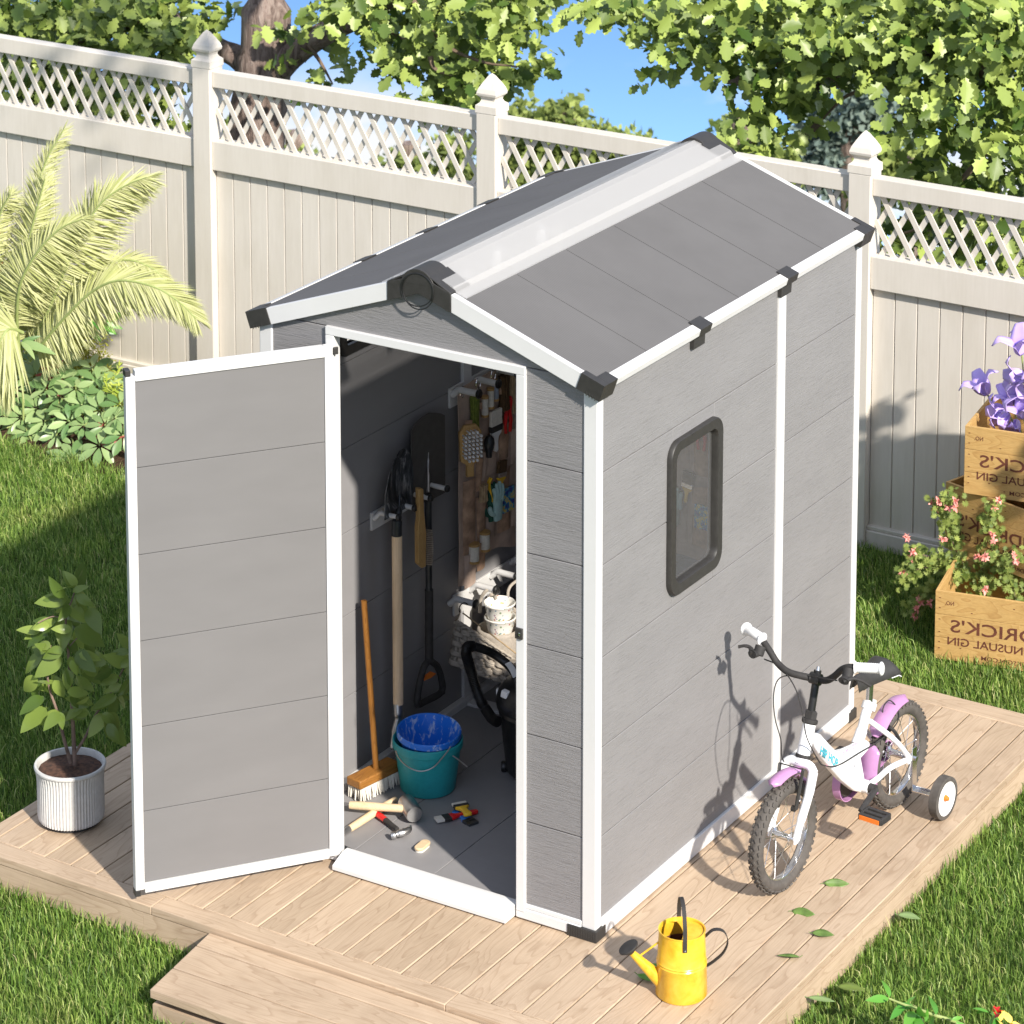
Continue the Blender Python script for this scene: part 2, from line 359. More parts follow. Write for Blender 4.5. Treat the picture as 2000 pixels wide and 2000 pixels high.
def text_mesh(body, h, mat, name, parent, org, xdir, ydir, width=None, depth=.0008, align='LEFT', bold=0.0):
    """lettering as mesh; org lower-left corner, xdir reading direction, ydir up"""
    cu = bpy.data.curves.new('txt', 'FONT'); cu.body = body; cu.size = 1; cu.resolution_u = 3; cu.offset = bold
    ob = bpy.data.objects.new('txt', cu); COL.objects.link(ob); bpy.context.view_layer.update()
    dg = bpy.context.evaluated_depsgraph_get(); me0 = ob.evaluated_get(dg).to_mesh()
    P = np.array([v.co[:] for v in me0.vertices]); F = [tuple(p.vertices) for p in me0.polygons]; ob.evaluated_get(dg).to_mesh_clear()
    bpy.data.objects.remove(ob); bpy.data.curves.remove(cu)
    mn = P.min(0); mx = P.max(0); s = h/.72; w = (mx[0]-mn[0])*s; sx = s*(width/w if width else 1)
    X, Y = np.array(xdir, float), np.array(ydir, float); X /= np.linalg.norm(X); Y /= np.linalg.norm(Y)
    vs = [np.array(org)+X*(p[0]-mn[0])*sx+Y*p[1]*s for p in P]
    mb = MB(); mb.add(vs, F); return mb.build(name, mat, parent, smooth=False, fix=False)
# ================================================================== light and sky
SUND = Vector((.88*math.cos(R_(34)), -.475*math.cos(R_(34)), math.sin(R_(34)))).normalized()
ld = bpy.data.lights.new('sun', 'SUN'); ld.energy = 2.8; ld.angle = R_(1.6); ld.color = (1, .935, .84)
lo = bpy.data.objects.new('sun', ld); COL.objects.link(lo); lo.rotation_euler = (-SUND).to_track_quat('-Z', 'Y').to_euler()
W = bpy.data.worlds.new('World'); sc.world = W; W.use_nodes = True
wt = W.node_tree; wn = wt.nodes; wl = wt.links
bg = wn['Background']; bg.inputs['Strength'].default_value = .125
sky = wn.new('ShaderNodeTexSky'); sky.sky_type = 'NISHITA'; sky.sun_disc = False; sky.sun_elevation = R_(34); sky.sun_rotation = R_(118.4); sky.air_density = 1.0; sky.dust_density = .35; sky.ozone_density = 2.2
tc = wn.new('ShaderNodeTexCoord'); sx = wn.new('ShaderNodeSeparateXYZ'); wl.new(tc.outputs['Generated'], sx.inputs[0])
def wm(op, a, b):
    n = wn.new('ShaderNodeMath'); n.operation = op
    for s, v in ((n.inputs[0], a), (n.inputs[1], b)):
        if hasattr(v, 'links'): wl.new(v, s)
        else: s.default_value = v
    return n.outputs[0]
# the garden stands on a hill: the visible horizon dips below eye level, so the sky reaches further down
zz = wm('MAXIMUM', wm('ADD', wm('MULTIPLY', sx.outputs[2], 4.0), 1.38), .12)
cx = wn.new('ShaderNodeCombineXYZ'); wl.new(sx.outputs[0], cx.inputs[0]); wl.new(sx.outputs[1], cx.inputs[1]); wl.new(zz, cx.inputs[2])
nv = wn.new('ShaderNodeVectorMath'); nv.operation = 'NORMALIZE'; wl.new(cx.outputs[0], nv.inputs[0]); wl.new(nv.outputs[0], sky.inputs['Vector'])
mp = wn.new('ShaderNodeMapping'); mp.inputs['Scale'].default_value = (7, 7, 16); wl.new(tc.outputs['Generated'], mp.inputs['Vector'])
cn = wn.new('ShaderNodeTexNoise'); cn.inputs['Scale'].default_value = 2.1; cn.inputs['Detail'].default_value = 7; cn.inputs['Roughness'].default_value = .55; wl.new(mp.outputs[0], cn.inputs['Vector'])
cr = wn.new('ShaderNodeValToRGB'); cr.color_ramp.elements[0].position = .40; cr.color_ramp.elements[1].position = .56; wl.new(cn.outputs['Fac'], cr.inputs['Fac'])
band = wn.new('ShaderNodeMapRange'); band.inputs[1].default_value = -.238; band.inputs[2].default_value = -.262; wl.new(sx.outputs[2], band.inputs[0])
fac = wm('MULTIPLY', cr.outputs['Color'], band.outputs[0])
mx = wn.new('ShaderNodeMix'); mx.data_type = 'RGBA'; wl.new(fac, mx.inputs[0]); hs = wn.new('ShaderNodeHueSaturation'); wl.new(sky.outputs[0], hs.inputs['Color'])
lowb = wn.new('ShaderNodeMapRange'); lowb.inputs[1].default_value = -.20; lowb.inputs[2].default_value = -.12; lowb.inputs[3].default_value = 1.12; lowb.inputs[4].default_value = .50; wl.new(sx.outputs[2], lowb.inputs[0]); wl.new(lowb.outputs[0], hs.inputs['Saturation'])
lowv = wn.new('ShaderNodeMapRange'); lowv.inputs[1].default_value = -.20; lowv.inputs[2].default_value = -.12; lowv.inputs[3].default_value = .84; lowv.inputs[4].default_value = 1.25; wl.new(sx.outputs[2], lowv.inputs[0]); wl.new(lowv.outputs[0], hs.inputs['Value'])
wl.new(hs.outputs[0], mx.inputs[6]); mx.inputs[7].default_value = (3.0, 3.05, 3.1, 1)
wl.new(mx.outputs[2], bg.inputs['Color'])
sc.view_settings.view_transform = 'Standard'; sc.view_settings.look = 'None'; sc.view_settings.gamma = 1; sc.view_settings.exposure = 1.38
sc.render.engine = 'CYCLES'; sc.cycles.max_bounces = 8; sc.cycles.transparent_max_bounces = 12
sc.render.film_transparent = False

# ================================================================== ground
G0 = -.115
DX0, DX1, DY0, DY1 = -2.078, .645, -.544, 2.176      # deck
xs = sorted(set([-300, -80, -30, -15] + list(np.arange(-9, 7.1, 1.0)) + [15, 30, 80, 300]))
ys = sorted(set([-300, -80, -30, -15] + list(np.arange(-10, 6.1, 1.0)) + [8, 12, 20, 35, 60, 110, 300]))
def gz(x, y): return G0 - max(0, y-6.0)*.6
mb = MB(); n = len(xs)
mb.add([(x, y, gz(x, y)) for y in ys for x in xs], [(j*n+i, j*n+i+1, (j+1)*n+i+1, (j+1)*n+i) for j in range(len(ys)-1) for i in range(n-1)])
tag(mb.build('ground', 'lawn'), kind='structure')
# planting bed by the fence
mb = MB(); N = 40; ring = []
for i in range(N):
    a = 2*math.pi*i/N; ring.append((-4.15+1.15*math.cos(a)*(1+.06*math.sin(3*a)), 3.02+.50*math.sin(a)*(1+.1*math.cos(4*a)), G0+.004))
mb.add(ring+[(-4.15, 3.02, G0+.05)], [(i, (i+1) % N, N) for i in range(N)])
tag(mb.build('planting_bed', 'mulch'), kind='structure')

# ================================================================== deck
deck = thing('wooden_deck', (-.7, .8, G0), 'low pale timber deck under the grey shed, bordered by boards', 'deck')
mb = MB(); gaps = [.017+.1066*k for k in range(-19, 6)]; edges = [DX0+.004]+[g for g in gaps if DX0+.06 < g < DX1-.06]+[DX1]
for a, b in zip(edges[:-1], edges[1:]): mb.box((a+.0022, DY0+.0785, -.028), (b-.0022, DY1-.100, 0))
mb.build('decking', 'deck_y', deck, bevel=.0028)
for nm, y0, y1 in (('border_board', DY0, DY0+.0765), ('border_board', DY1-.098, DY1)):
    mb = MB(); cut = [DX0, -1.30, -.2, DX1]
    for a, b in zip(cut[:-1], cut[1:]): mb.box((a, y0, -.028), (b-.0006, y1, .0004))
    mb.build(nm, 'deck_x', deck, bevel=.003)
mb = MB(); cut = [DX0, -1.332, -.1, DX1-.0005]
for a, b in zip(cut[:-1], cut[1:]): mb.box((a, DY0+.0008, G0-.02), (b-.0006, DY0+.02, -.0285))
mb.build('fascia', 'deck_x', deck)
mb = MB(); mb.box((DX0, DY1-.02, G0-.02), (DX1, DY1-.001, -.0285)); mb.build('fascia', 'deck_x', deck)
mb = MB(); cut = [DY0+.02, .55, 1.5, DY1-.02]
for a, b in zip(cut[:-1], cut[1:]): mb.box((DX1-.02, a, G0-.02), (DX1-.0008, b-.0006, -.0285))
mb.build('fascia', 'deck_y', deck)
mb = MB(); mb.box((DX0+.001, DY0+.02, G0-.02), (DX0+.02, DY1-.02, -.0285)); mb.build('fascia', 'deck_y', deck)
mb = MB(); mb.box((DX0+.03, DY0+.03, -.07), (DX1-.03, DY1-.03, -.034)); mb.build('joist', 'broomwood', deck)
# step
step = thing('deck_step', (-.5, -.73, G0), 'broad timber step of three boards in front of the deck', 'step')
mb = MB()
def sxl(y): return -1.069+(-.547-y)*.137
for y0, y1 in ((-.912, -.777), (-.773, -.634), (-.630, -.548)):
    mb.prism([(sxl(y0), y0, -.046), (.1, y0, -.046), (.1, y1, -.046), (sxl(y1), y1, -.046)], (0, 0, .028))
mb.build('step_board', 'deck_x', step, bevel=.003)
mb = MB(); mb.prism([(sxl(-.908)+.006, -.906, G0-.02), (.09, -.906, G0-.02), (.09, -.56, G0-.02), (sxl(-.56)+.006, -.56, G0-.02)], (0, 0, .068)); mb.build('riser', 'deck_x', step)

# ================================================================== fence
FY = 3.545
fence = thing('garden_fence', (-2.4, FY, G0), 'cream vinyl privacy fence with lattice top and pointed posts', 'fence')
PX = [-5.67, -4.128, -2.587, -.802, .983, 2.77]
capprof = [(.0005, 1.640), (.012, 1.628), (.030, 1.600), (.044, 1.575), (.050, 1.556), (.048, 1.546), (.036, 1.534), (.034, 1.524), (.040, 1.512), (.053, 1.502), (.054, 1.470), (.049, 1.466)]
for x in PX:
    mb = MB(); mb.box((x-.049, FY-.052, G0-.05), (x+.049, FY+.052, 1.468)); p = mb.build('post', 'vinyl', fence, bevel=.003)
    mb = MB(); k = 1.38
    mb.lathe([(r*k*1.02, h) for r, h in capprof], (x, FY, 0), seg=4); mb.build('post_cap', 'vinyl', p, smooth=False)
for xa, xb in zip(PX[:-1], PX[1:]):
    a, b = xa+.049, xb-.049; L = b-a
    mb = MB(); mb.box((a, FY-.032, 1.380), (b, FY+.032, 1.455)); mb.build('top_rail', 'vinyl', fence, bevel=.004)
    mb = MB(); mb.box((a, FY-.038, .990), (b, FY+.038, 1.128)); mb.build('middle_rail', 'vinyl', fence, bevel=.004)
    mb = MB(); mb.box((a, FY-.038, G0-.03), (b, FY+.038, -.040)); mb.box((a, FY-.030, -.040), (b, FY+.030, -.022)); mb.build('bottom_rail', 'vinyl', fence, bevel=.004)
    mb = MB(); n = max(1, round(L/.0985)); w = L/n
    for i in range(n):
        mb.prism([(a+i*w, FY-.002, -.03), (a+i*w+.0035, FY-.010, -.03), (a+(i+1)*w-.0035, FY-.010, -.03), (a+(i+1)*w, FY-.002, -.03), (a+(i+1)*w, FY+.01, -.03), (a+i*w, FY+.01, -.03)], (0, 0, 1.03))
    mb.build('picket_panel', 'vinyl', fence, smooth=False)
    mb = MB(); z0, z1 = 1.120, 1.388; H = z1-z0; sl = H/1.72; hw = .0125
    for lay, sgn in ((-.0075, -1), (.0005, 1)):
        x = a-sl
        while x < b+sl:
            t, bt = (x, x+sl) if sgn < 0 else (x+sl, x)
            # clip to the panel
            pts = []
            for f in (0, 1):
                pts.append((t+(bt-t)*f, z1-H*f))
            (xt, zt), (xb2, zb) = pts
            def clipx(xt, zt, xb2, zb):
                for lim, s in ((a, 1), (b, -1)):
                    for _ in (0,):
                        if (xt-lim)*s < 0 and (xb2-lim)*s < 0: return None
                        if (xt-lim)*s < 0: f = (lim-xt)/(xb2-xt); xt, zt = lim, zt+(zb-zt)*f
                        elif (xb2-lim)*s < 0: f = (lim-xb2)/(xt-xb2); xb2, zb = lim, zb+(zt-zb)*f
                return xt, zt, xb2, zb
            c = clipx(xt, zt, xb2, zb)
            if c and abs(c[1]-c[3]) > .02:
                mb.prism([(c[0]-hw, FY+lay, c[1]), (c[0]+hw, FY+lay, c[1]), (c[2]+hw, FY+lay, c[3]), (c[2]-hw, FY+lay, c[3])], (0, .007, 0))
            x += .0905
    mb.build('lattice', 'vinyl', fence, smooth=False)

# ================================================================== trees
def oak():
    r = [(0, 0), (.03, .06), (.13, .12), (.27, .17), (.20, .27), (.24, .33), (.42, .42), (.30, .50), (.33, .58), (.40, .68), (.24, .74), (.22, .80), (.20, .90), (.07, .95), (0, 1)]
    tv = []; zf = .22
    c = [(0, 0, 0), (0, .35, .0), (0, .7, -.03), (0, 1, -.10)]
    tv += c; nr = len(r)-2
    for (x, y) in r[1:-1]: tv.append((x, y, zf*x-.10*y*y))
    for (x, y) in r[1:-1]: tv.append((-x, y, zf*x-.10*y*y))
    A = [4+i for i in range(nr)]; B = [4+nr+i for i in range(nr)]
    tv = [(x*.86, y, z) for x, y, z in tv]
    return tv, [tuple([0]+A+[3, 2, 1]), tuple([1, 2, 3]+B[::-1]+[0])]
OAK = oak()
def blobs(lst, y, per, mpx, ydep=.30):
    P = []
    for (bx, by, br) in lst:
        c = aty(bx, by, y); r = br*mpx; n = int(per*(br/60.)**2)+4
        d = RNG.normal(size=(n, 3)); d /= np.linalg.norm(d, axis=1)[:, None]; q = RNG.random(n)**.45
        P.append(c+d*q[:, None]*np.array([r, ydep, r]))
    return np.concatenate(P)
def leafdirs(n, droop=.7):
    s = np.array(SUND); nr = RNG.normal(size=(n, 3))*.85+s*.75+np.array([.12, -.35, .45]); d = RNG.normal(size=(n, 3))*.8+np.array([.1, -.35, -droop]); return nr, d
trunkA = aty(500, 300, 4.75)
tA = thing('oak_tree', (trunkA[0], 4.75, G0), 'big leafy tree with furrowed trunk behind the fence, left of the shed roof', 'tree')
def T(a, b, y=4.75): return aty(a, b, y)
mb = MB()
base = T(500, 300); mb.tube(catmull([(base[0]-.03, 4.75, G0-.2), (base[0]-.02, 4.75, .2), T(499, 290), T(508, 190), T(518, 100), T(520, 0), T(518, -150), T(530, -420)], 6), [.19]*6+[.165]*6+[.145]*6+[.14]*6+[.125]*6+[.09]*6+[.075]*6+[.05], 18)
mb.tube(catmull([T(530, 150), T(575, 105), T(640, 62), T(720, 25), T(800, -15), T(900, -60), T(1050, -80, 4.4)], 6), list(np.linspace(.075, .03, 37)), 12)
mb.tube(catmull([T(505, 150), T(465, 112), T(430, 95), T(380, 60), T(300, 20), T(150, 10), T(0, 60)], 6), list(np.linspace(.07, .015, 37)), 12)
mb.tube(catmull([T(520, -60), T(640, -160, 4.2), T(760, -260, 3.6), T(850, -480, 2.9)], 6), list(np.linspace(.06, .02, 19)), 10)
mb.build('trunk', 'treebark', tA)
mb = MB()
for pts in ([T(700, 30, 4.6), T(780, 70, 4.6), T(840, 110, 4.6), T(890, 170, 4.6)], [T(800, -10, 4.5), T(860, 80, 4.5), T(940, 120, 4.5), T(1010, 130, 4.5)], [T(840, 110, 4.5), T(850, 135, 4.5), T(890, 150, 4.5)],
            [T(600, 85, 4.7), T(625, 120, 4.7), T(650, 165, 4.7)], [T(380, 60, 4.6), T(280, 110, 4.6), T(180, 150, 4.6), T(100, 210, 4.6)], [T(300, 20, 4.5), T(220, 70, 4.5), T(120, 90, 4.5), T(20, 120, 4.5)], [T(380, 60, 4.6), T(330, 140, 4.6), T(270, 230, 4.6)]):
    c = catmull(pts, 6); mb = MB(); mb.tube(c, list(np.linspace(.014, .004, len(c))), 6); mb.build('twig', 'twig', tA)
A1 = [(40, 40, 60), (130, 50, 70), (230, 40, 70), (330, 55, 62), (200, 105, 45), (110, 110, 48), (290, 105, 45), (385, 45, 36), (60, 110, 40), (10, 90, 50), (150, -10, 70), (300, -20, 70), (20, -20, 60), 
      (30, 205, 60), (110, 205, 58), (190, 235, 55), (265, 240, 40), (315, 262, 26), (60, 150, 45), (150, 160, 50), (240, 175, 45), (110, 260, 50), (300, 180, 30)]
A2 = [(600, 25, 35), (600, 90, 26), (640, 130, 24), (625, 160, 20), (720, 5, 55), (800, 40, 58), (880, 45, 60), (960, 30, 55), (1020, 55, 36), (845, 105, 50), (905, 150, 42), (960, 110, 45), (1015, 135, 34), (890, 195, 26), (935, 175, 30), (1045, 2, 30), (780, 100, 34), (985, 165, 26), (860, 150, 30), (900, 0, 60), (760, -20, 60), (1010, -20, 60), (665, 20, 25)]
mpx = 1/432.
p1 = blobs(A1, 4.45, 105, mpx, .42); p2 = blobs(A2, 4.75, 115, mpx, .46)
# limb reaching forward over the fence, above the picture, that dapples the left fence panel
c3 = [(-2.35, 2.5, 3.30), (-2.75, 2.85, 3.15), (-1.9, 2.5, 3.6), (-3.2, 3.2, 3.4), (-2.6, 2.2, 3.65)]
p3 = np.concatenate([np.array(c)+RNG.normal(size=(90, 3))*np.array([.22, .22, .16]) for c in c3])
pp = np.concatenate([p1, p2, p3]); nr, dd = leafdirs(len(pp))
cloud('crown', OAK[0], OAK[1], pp, nr, dd, RNG.uniform(.062, .110, len(pp)), 'oakleaf', tA)

tBx = aty(2240, 300, 4.9)
tB = thing('oak_tree', (tBx[0], 4.9, G0), 'wide leafy tree over the fence at right, behind the purple lilies', 'tree')
mb = MB(); mb.tube(catmull([(tBx[0], 4.9, G0-.2), (tBx[0], 4.9, 1.2), (tBx[0]-.1, 4.9, 2.2), (tBx[0]-.2, 4.8, 3.4)], 6), list(np.linspace(.17, .06, 19)), 16)
mb.tube(catmull([(tBx[0]-.08, 4.9, 2.0), aty(1960, 100, 4.8), aty(1750, 120, 4.8), aty(1560, 165, 4.75), aty(1422, 150, 4.7)], 6), list(np.linspace(.09, .035, 25)), 12)
mb.build('trunk', 'treebark', tB)
mb = MB()
for pts in ([aty(1900, 90, 4.7), aty(1935, 190, 4.7), aty(1965, 250, 4.7), aty(2010, 330, 4.7)], [aty(1760, 120, 4.7), aty(1700, 170, 4.7), aty(1650, 190, 4.7), aty(1600, 240, 4.7)], [aty(1700, 120, 4.7), aty(1770, 210, 4.7), aty(1850, 260, 4.7), aty(1900, 330, 4.7)],
            [aty(1560, 150, 4.6), aty(1420, 70, 4.6), aty(1300, 40, 4.6), aty(1180, 10, 4.6)], [aty(1965, 250, 4.6), aty(1880, 350, 4.6), aty(1800, 440, 4.6), aty(1740, 460, 4.6)], [aty(1600, 240, 4.7), aty(1560, 280, 4.7), aty(1530, 290, 4.7)]):
    c = catmull(pts, 6); mb = MB(); mb.tube(c, list(np.linspace(.018, .004, len(c))), 6); mb.build('twig', 'twig', tB)
B1 = [(1180, 12, 34), (1240, 5, 45), (1300, 35, 50), (1370, 60, 50), (1335, 110, 26), (1430, 60, 62), (1520, 50, 75), (1620, 50, 75), (1720, 60, 75), (1820, 60, 75), (1920, 60, 75), (1990, 40, 55), (1480, 118, 50), (1560, 135, 62), (1660, 120, 48), (1765, 125, 50), (1860, 160, 66), (1960, 160, 58),
      (1500, 205, 42), (1545, 205, 40), (1800, 215, 50), (1900, 240, 55), (1980, 255, 50), (1540, 262, 34), (1500, -10, 70), (1650, -10, 70), (1800, -10, 70), (1940, -10, 70), (1380, 0, 50), (1330, 130, 14)]
B2 = [(1810, 320, 44), (1880, 330, 55), (1960, 350, 60), (1840, 385, 32), (1920, 415, 40), (1990, 410, 45), (1745, 420, 24), (1780, 450, 42), (1850, 470, 45), (1930, 490, 45), (1990, 525, 45), (2030, 300, 50), (2040, 180, 50), (2050, 60, 60)]
pp = np.concatenate([blobs(B1, 4.55, 105, 1/448., .46), blobs(B2, 4.75, 75, 1/448., .32)]); nr, dd = leafdirs(len(pp))
cloud('crown', OAK[0], OAK[1], pp, nr, dd, RNG.uniform(.062, .110, len(pp)), 'oakleaf', tB)

# a young tree outside the picture on the right: dapples fence foot and lawn
tC = thing('leafy_shrub', (1.05, 2.95, G0), 'leafy shrub right of the crates, just beyond the picture edge', 'shrub')
mb = MB(); mb.tube(catmull([(1.05, 2.95, G0-.1), (1.03, 2.96, .3), (1.05, 2.93, .7), (1.02, 2.95, 1.3)], 6), list(np.linspace(.03, .008, 19)), 10); mb.build('trunk', 'treebark', tC)
cc = [(.88, 2.85, 1.02), (.98, 2.78, 1.18), (.86, 2.98, .80), (1.12, 2.76, 1.0), (.90, 3.02, .55), (.98, 2.9, .6), (1.15, 2.72, .75), (1.0, 3.0, .35)]
pp = np.concatenate([np.array(c)+RNG.normal(size=(110, 3))*np.array([.09, .10, .12]) for c in cc]); nr, dd = leafdirs(len(pp))
cloud('crown', OAK[0], OAK[1], pp, nr, dd, RNG.uniform(.07, .11, len(pp)), 'oakleaf', tC)
tD = thing('garden_tree', (3.1, -.35, G0), 'slim tree right of the deck beyond the picture, its leaves shading the lawn corner', 'tree')
mb = MB(); mb.tube(catmull([(3.1, -.35, G0-.1), (3.08, -.33, .5), (3.1, -.35, 1.1), (3.05, -.3, 1.7)], 6), list(np.linspace(.035, .01, 19)), 10); mb.build('trunk', 'treebark', tD)
pp = np.concatenate([np.array(c)+RNG.normal(size=(60, 3))*np.array([.10, .10, .09]) for c in [(3.15, -.15, 1.30), (3.3, -.05, 1.15)]]); nr, dd = leafdirs(len(pp))
cloud('crown', OAK[0], OAK[1], pp, nr, dd, RNG.uniform(.07, .11, len(pp)), 'oakleaf', tD)

# ---- trees far down the slope behind the fence
LEAFQ = ([(0, 0, 0), (.35, .45, .06), (0, 1, -.06), (-.35, .45, .06)], [(0, 1, 2, 3)])
def fartree(name, blist, y, size, mat, label, per=230, zb=None):
    c0 = aty(blist[0][0], blist[0][1], y); zg = gz(c0[0], y)
    o = thing(name, (c0[0], y, zg), label, 'tree', 'trees beyond the fence')
    m = np.linalg.norm(aty(blist[0][0]+100, blist[0][1], y)-c0)/100
    mb = MB(); mb.tube(catmull([(c0[0], y, zg-.2), (c0[0]+.1, y, (zg+c0[2])/2), (c0[0], y, c0[2]+.2)], 6), list(np.linspace(.22, .10, 13)), 10); mb.build('trunk', 'treebark', o)
    P = []
    for bx, by, br in blist:
        c = aty(bx, by, y); r = br*m; n = int(per*(br/60.)**2)+12
        k = 9; cen = RNG.normal(size=(k, 3)); cen /= np.linalg.norm(cen, axis=1)[:, None]; cen *= r*.65
        P.append(c+cen[RNG.integers(0, k, n)]+RNG.normal(size=(n, 3))*r*.27)
    P = np.concatenate(P); nr = RNG.normal(size=P.shape)*.8+np.array(SUND); dd = RNG.normal(size=P.shape)
    cloud('crown', LEAFQ[0], LEAFQ[1], P, nr, dd, RNG.uniform(.7, 1.3, len(P))*size, mat, o); return o
fartree('round_tree', [(1100, 258, 55), (1040, 245, 45), (1180, 285, 45), (1060, 320, 60), (1160, 330, 60), (1010, 330, 45), (1240, 310, 40)], 15, .085, 'farleaf', 'sunlit round green tree seen above the fence left of the shed ridge', 900)
fartree('round_tree', [(800, 320, 36), (760, 325, 30), (885, 305, 36), (850, 345, 38), (905, 340, 34)], 16, .085, 'farleaf', 'green tree seen through the lattice between oak trunk and middle post', 900)
fartree('round_tree', [(575, 295, 24), (445, 262, 22), (455, 300, 24), (600, 320, 22)], 17, .08, 'farleaf', 'small green tree seen through lattice just beside the oak trunk', 900)
fartree('round_tree', [(1450, 270, 42), (1490, 290, 40), (1420, 300, 30), (1480, 330, 45), (1530, 330, 35)], 15, .085, 'farleaf', 'green tree right behind the rear end of the shed ridge', 900)
fartree('grey_tree', [(1660, 210, 60), (1720, 180, 55), (1600, 250, 40), (1650, 290, 55), (1580, 300, 40), (1730, 260, 50), (1620, 340, 45)], 19, .09, 'farblue', 'bluish grey far tree glimpsed through the right oak branches', 700)
fartree('round_tree', [(1790, 350, 50), (1730, 330, 45), (1850, 400, 55), (1700, 380, 40), (1950, 450, 60)], 16, .09, 'farleaf', 'far green tree behind the rightmost fence post', 700)

# ================================================================== grass
def grass():
    x0, x1, y0, y1 = -5.2, 2.0, -1.35, 3.50; dens = 13500; n = int((x1-x0)*(y1-y0)*dens)
    P = np.stack([RNG.uniform(x0, x1, n), RNG.uniform(y0, y1, n)], 1)
    d = np.stack([P[:, 0], P[:, 1], np.full(n, G0)], 1)-CAM; w = d@FW; u = 1000+FPX*(d@RT)/w; v = 1000+SHY-FPX*(d@UP)/w
    k = (u > -180) & (u < 2180) & (v < 2120) & (v > 300)
    k &= ~((P[:, 0] > DX0-.004) & (P[:, 0] < DX1+.004) & (P[:, 1] > DY0-.004) & (P[:, 1] < DY1+.004))
    k &= ~((P[:, 0] > -1.075+(-.547-P[:, 1])*.137) & (P[:, 0] < .11) & (P[:, 1] > -.918) & (P[:, 1] < DY0))
    k &= ~((((P[:, 0]+4.15)/1.1)**2+((P[:, 1]-3.02)/.46)**2) < 1)
    # hidden under the deck and behind the shed
    P = P[k]; n = len(P)
    patch = np.sin(P[:, 0]*5.1+1.3)*np.sin(P[:, 1]*4.3+.4)+.5*np.sin(P[:, 0]*13+P[:, 1]*9)
    L = RNG.uniform(.022, .060, n)*(1+.16*patch); wd = RNG.uniform(.0011, .0021, n)
    tall = RNG.random(n) < .03; L[tall] *= 1.5
    az = RNG.uniform(0, 2*np.pi, n); lean = RNG.uniform(.05, .75, n)*L
    ldx, ldy = np.cos(az)*lean-.006, np.sin(az)*lean
    fa = RNG.uniform(0, np.pi, n); sx_, sy_ = np.cos(fa)*wd, np.sin(fa)*wd
    V = np.zeros((n, 5, 3), np.float32); b = np.stack([P[:, 0], P[:, 1], np.full(n, G0-.003)], 1)
    V[:, 0] = b; V[:, 0, 0] -= sx_; V[:, 0, 1] -= sy_; V[:, 1] = b; V[:, 1, 0] += sx_; V[:, 1, 1] += sy_
    m = b.copy(); m[:, 0] += ldx*.32; m[:, 1] += ldy*.32; m[:, 2] += L*.62
    V[:, 2] = m; V[:, 2, 0] += sx_*.8; V[:, 2, 1] += sy_*.8; V[:, 3] = m; V[:, 3, 0] -= sx_*.8; V[:, 3, 1] -= sy_*.8
    V[:, 4] = b; V[:, 4, 0] += ldx; V[:, 4, 1] += ldy; V[:, 4, 2] += np.sqrt(np.maximum(L*L-(ldx**2+ldy**2)*.8, (L*.3)**2))
    V = V.reshape(-1, 3); o = (np.arange(n)*5)[:, None]
    Lp = (np.array([0, 1, 2, 3, 3, 2, 4])[None, :]+o).ravel().astype(np.int32); LT = np.tile([4, 3], n).astype(np.int32); LS = np.concatenate([[0], np.cumsum(LT)[:-1]]).astype(np.int32)
    me = bpy.data.meshes.new('grass'); me.vertices.add(len(V)); me.vertices.foreach_set('co', V.ravel()); me.loops.add(len(Lp)); me.loops.foreach_set('vertex_index', Lp); me.polygons.add(len(LT)); me.polygons.foreach_set('loop_start', LS); me.update(calc_edges=True)
    me.materials.append(MATS['grass']); ob = bpy.data.objects.new('grass', me); COL.objects.link(ob); print('grass blades', n)
    tag(ob, 'short green mown grass around the deck', 'grass', kind='stuff')
grass()
# ================================================================== the shed
SW, SL = 1.25, 1.83
shed = thing('garden_shed', (-.625, .915, 0), 'grey resin garden shed with white trim, skylight ridge and its door open', 'shed')
def zr(x): return 1.811+.355*min(-x, x+SW)
ZS = [.035, .328, .619, .911, 1.207, 1.503, 1.80]
g = .0016
# right wall, outer face x=-.006, window hole
mb = MB(); HY0, HY1, HZ0, HZ1 = .480, .756, .985, 1.425
for a, b in zip(ZS[:-1], ZS[1:]):
    z0, z1 = a+g, b-g
    if z1 < HZ0 or z0 > HZ1: mb.box((-.020, .03, z0), (-.006, 1.80, z1)); continue
    mb.box((-.020, .03, z0), (-.006, HY0, z1)); mb.box((-.020, HY1, z0), (-.006, 1.80, z1))
    if z0 < HZ0: mb.box((-.020, HY0+.0003, z0), (-.006, HY1-.0003, HZ0))
    if z1 > HZ1: mb.box((-.020, HY0+.0003, HZ1), (-.006, HY1-.0003, z1))
for (y0, y1, z0, z1) in ((.03, HY0, .04, 1.79), (HY1, 1.80, .04, 1.79), (HY0+.0003, HY1-.0003, .04, HZ0), (HY0+.0003, HY1-.0003, HZ1, 1.79)): mb.box((-.028, y0, z0), (-.0205, y1, z1))
mb.build('side_wall', 'panel_y', shed, bevel=.0016)
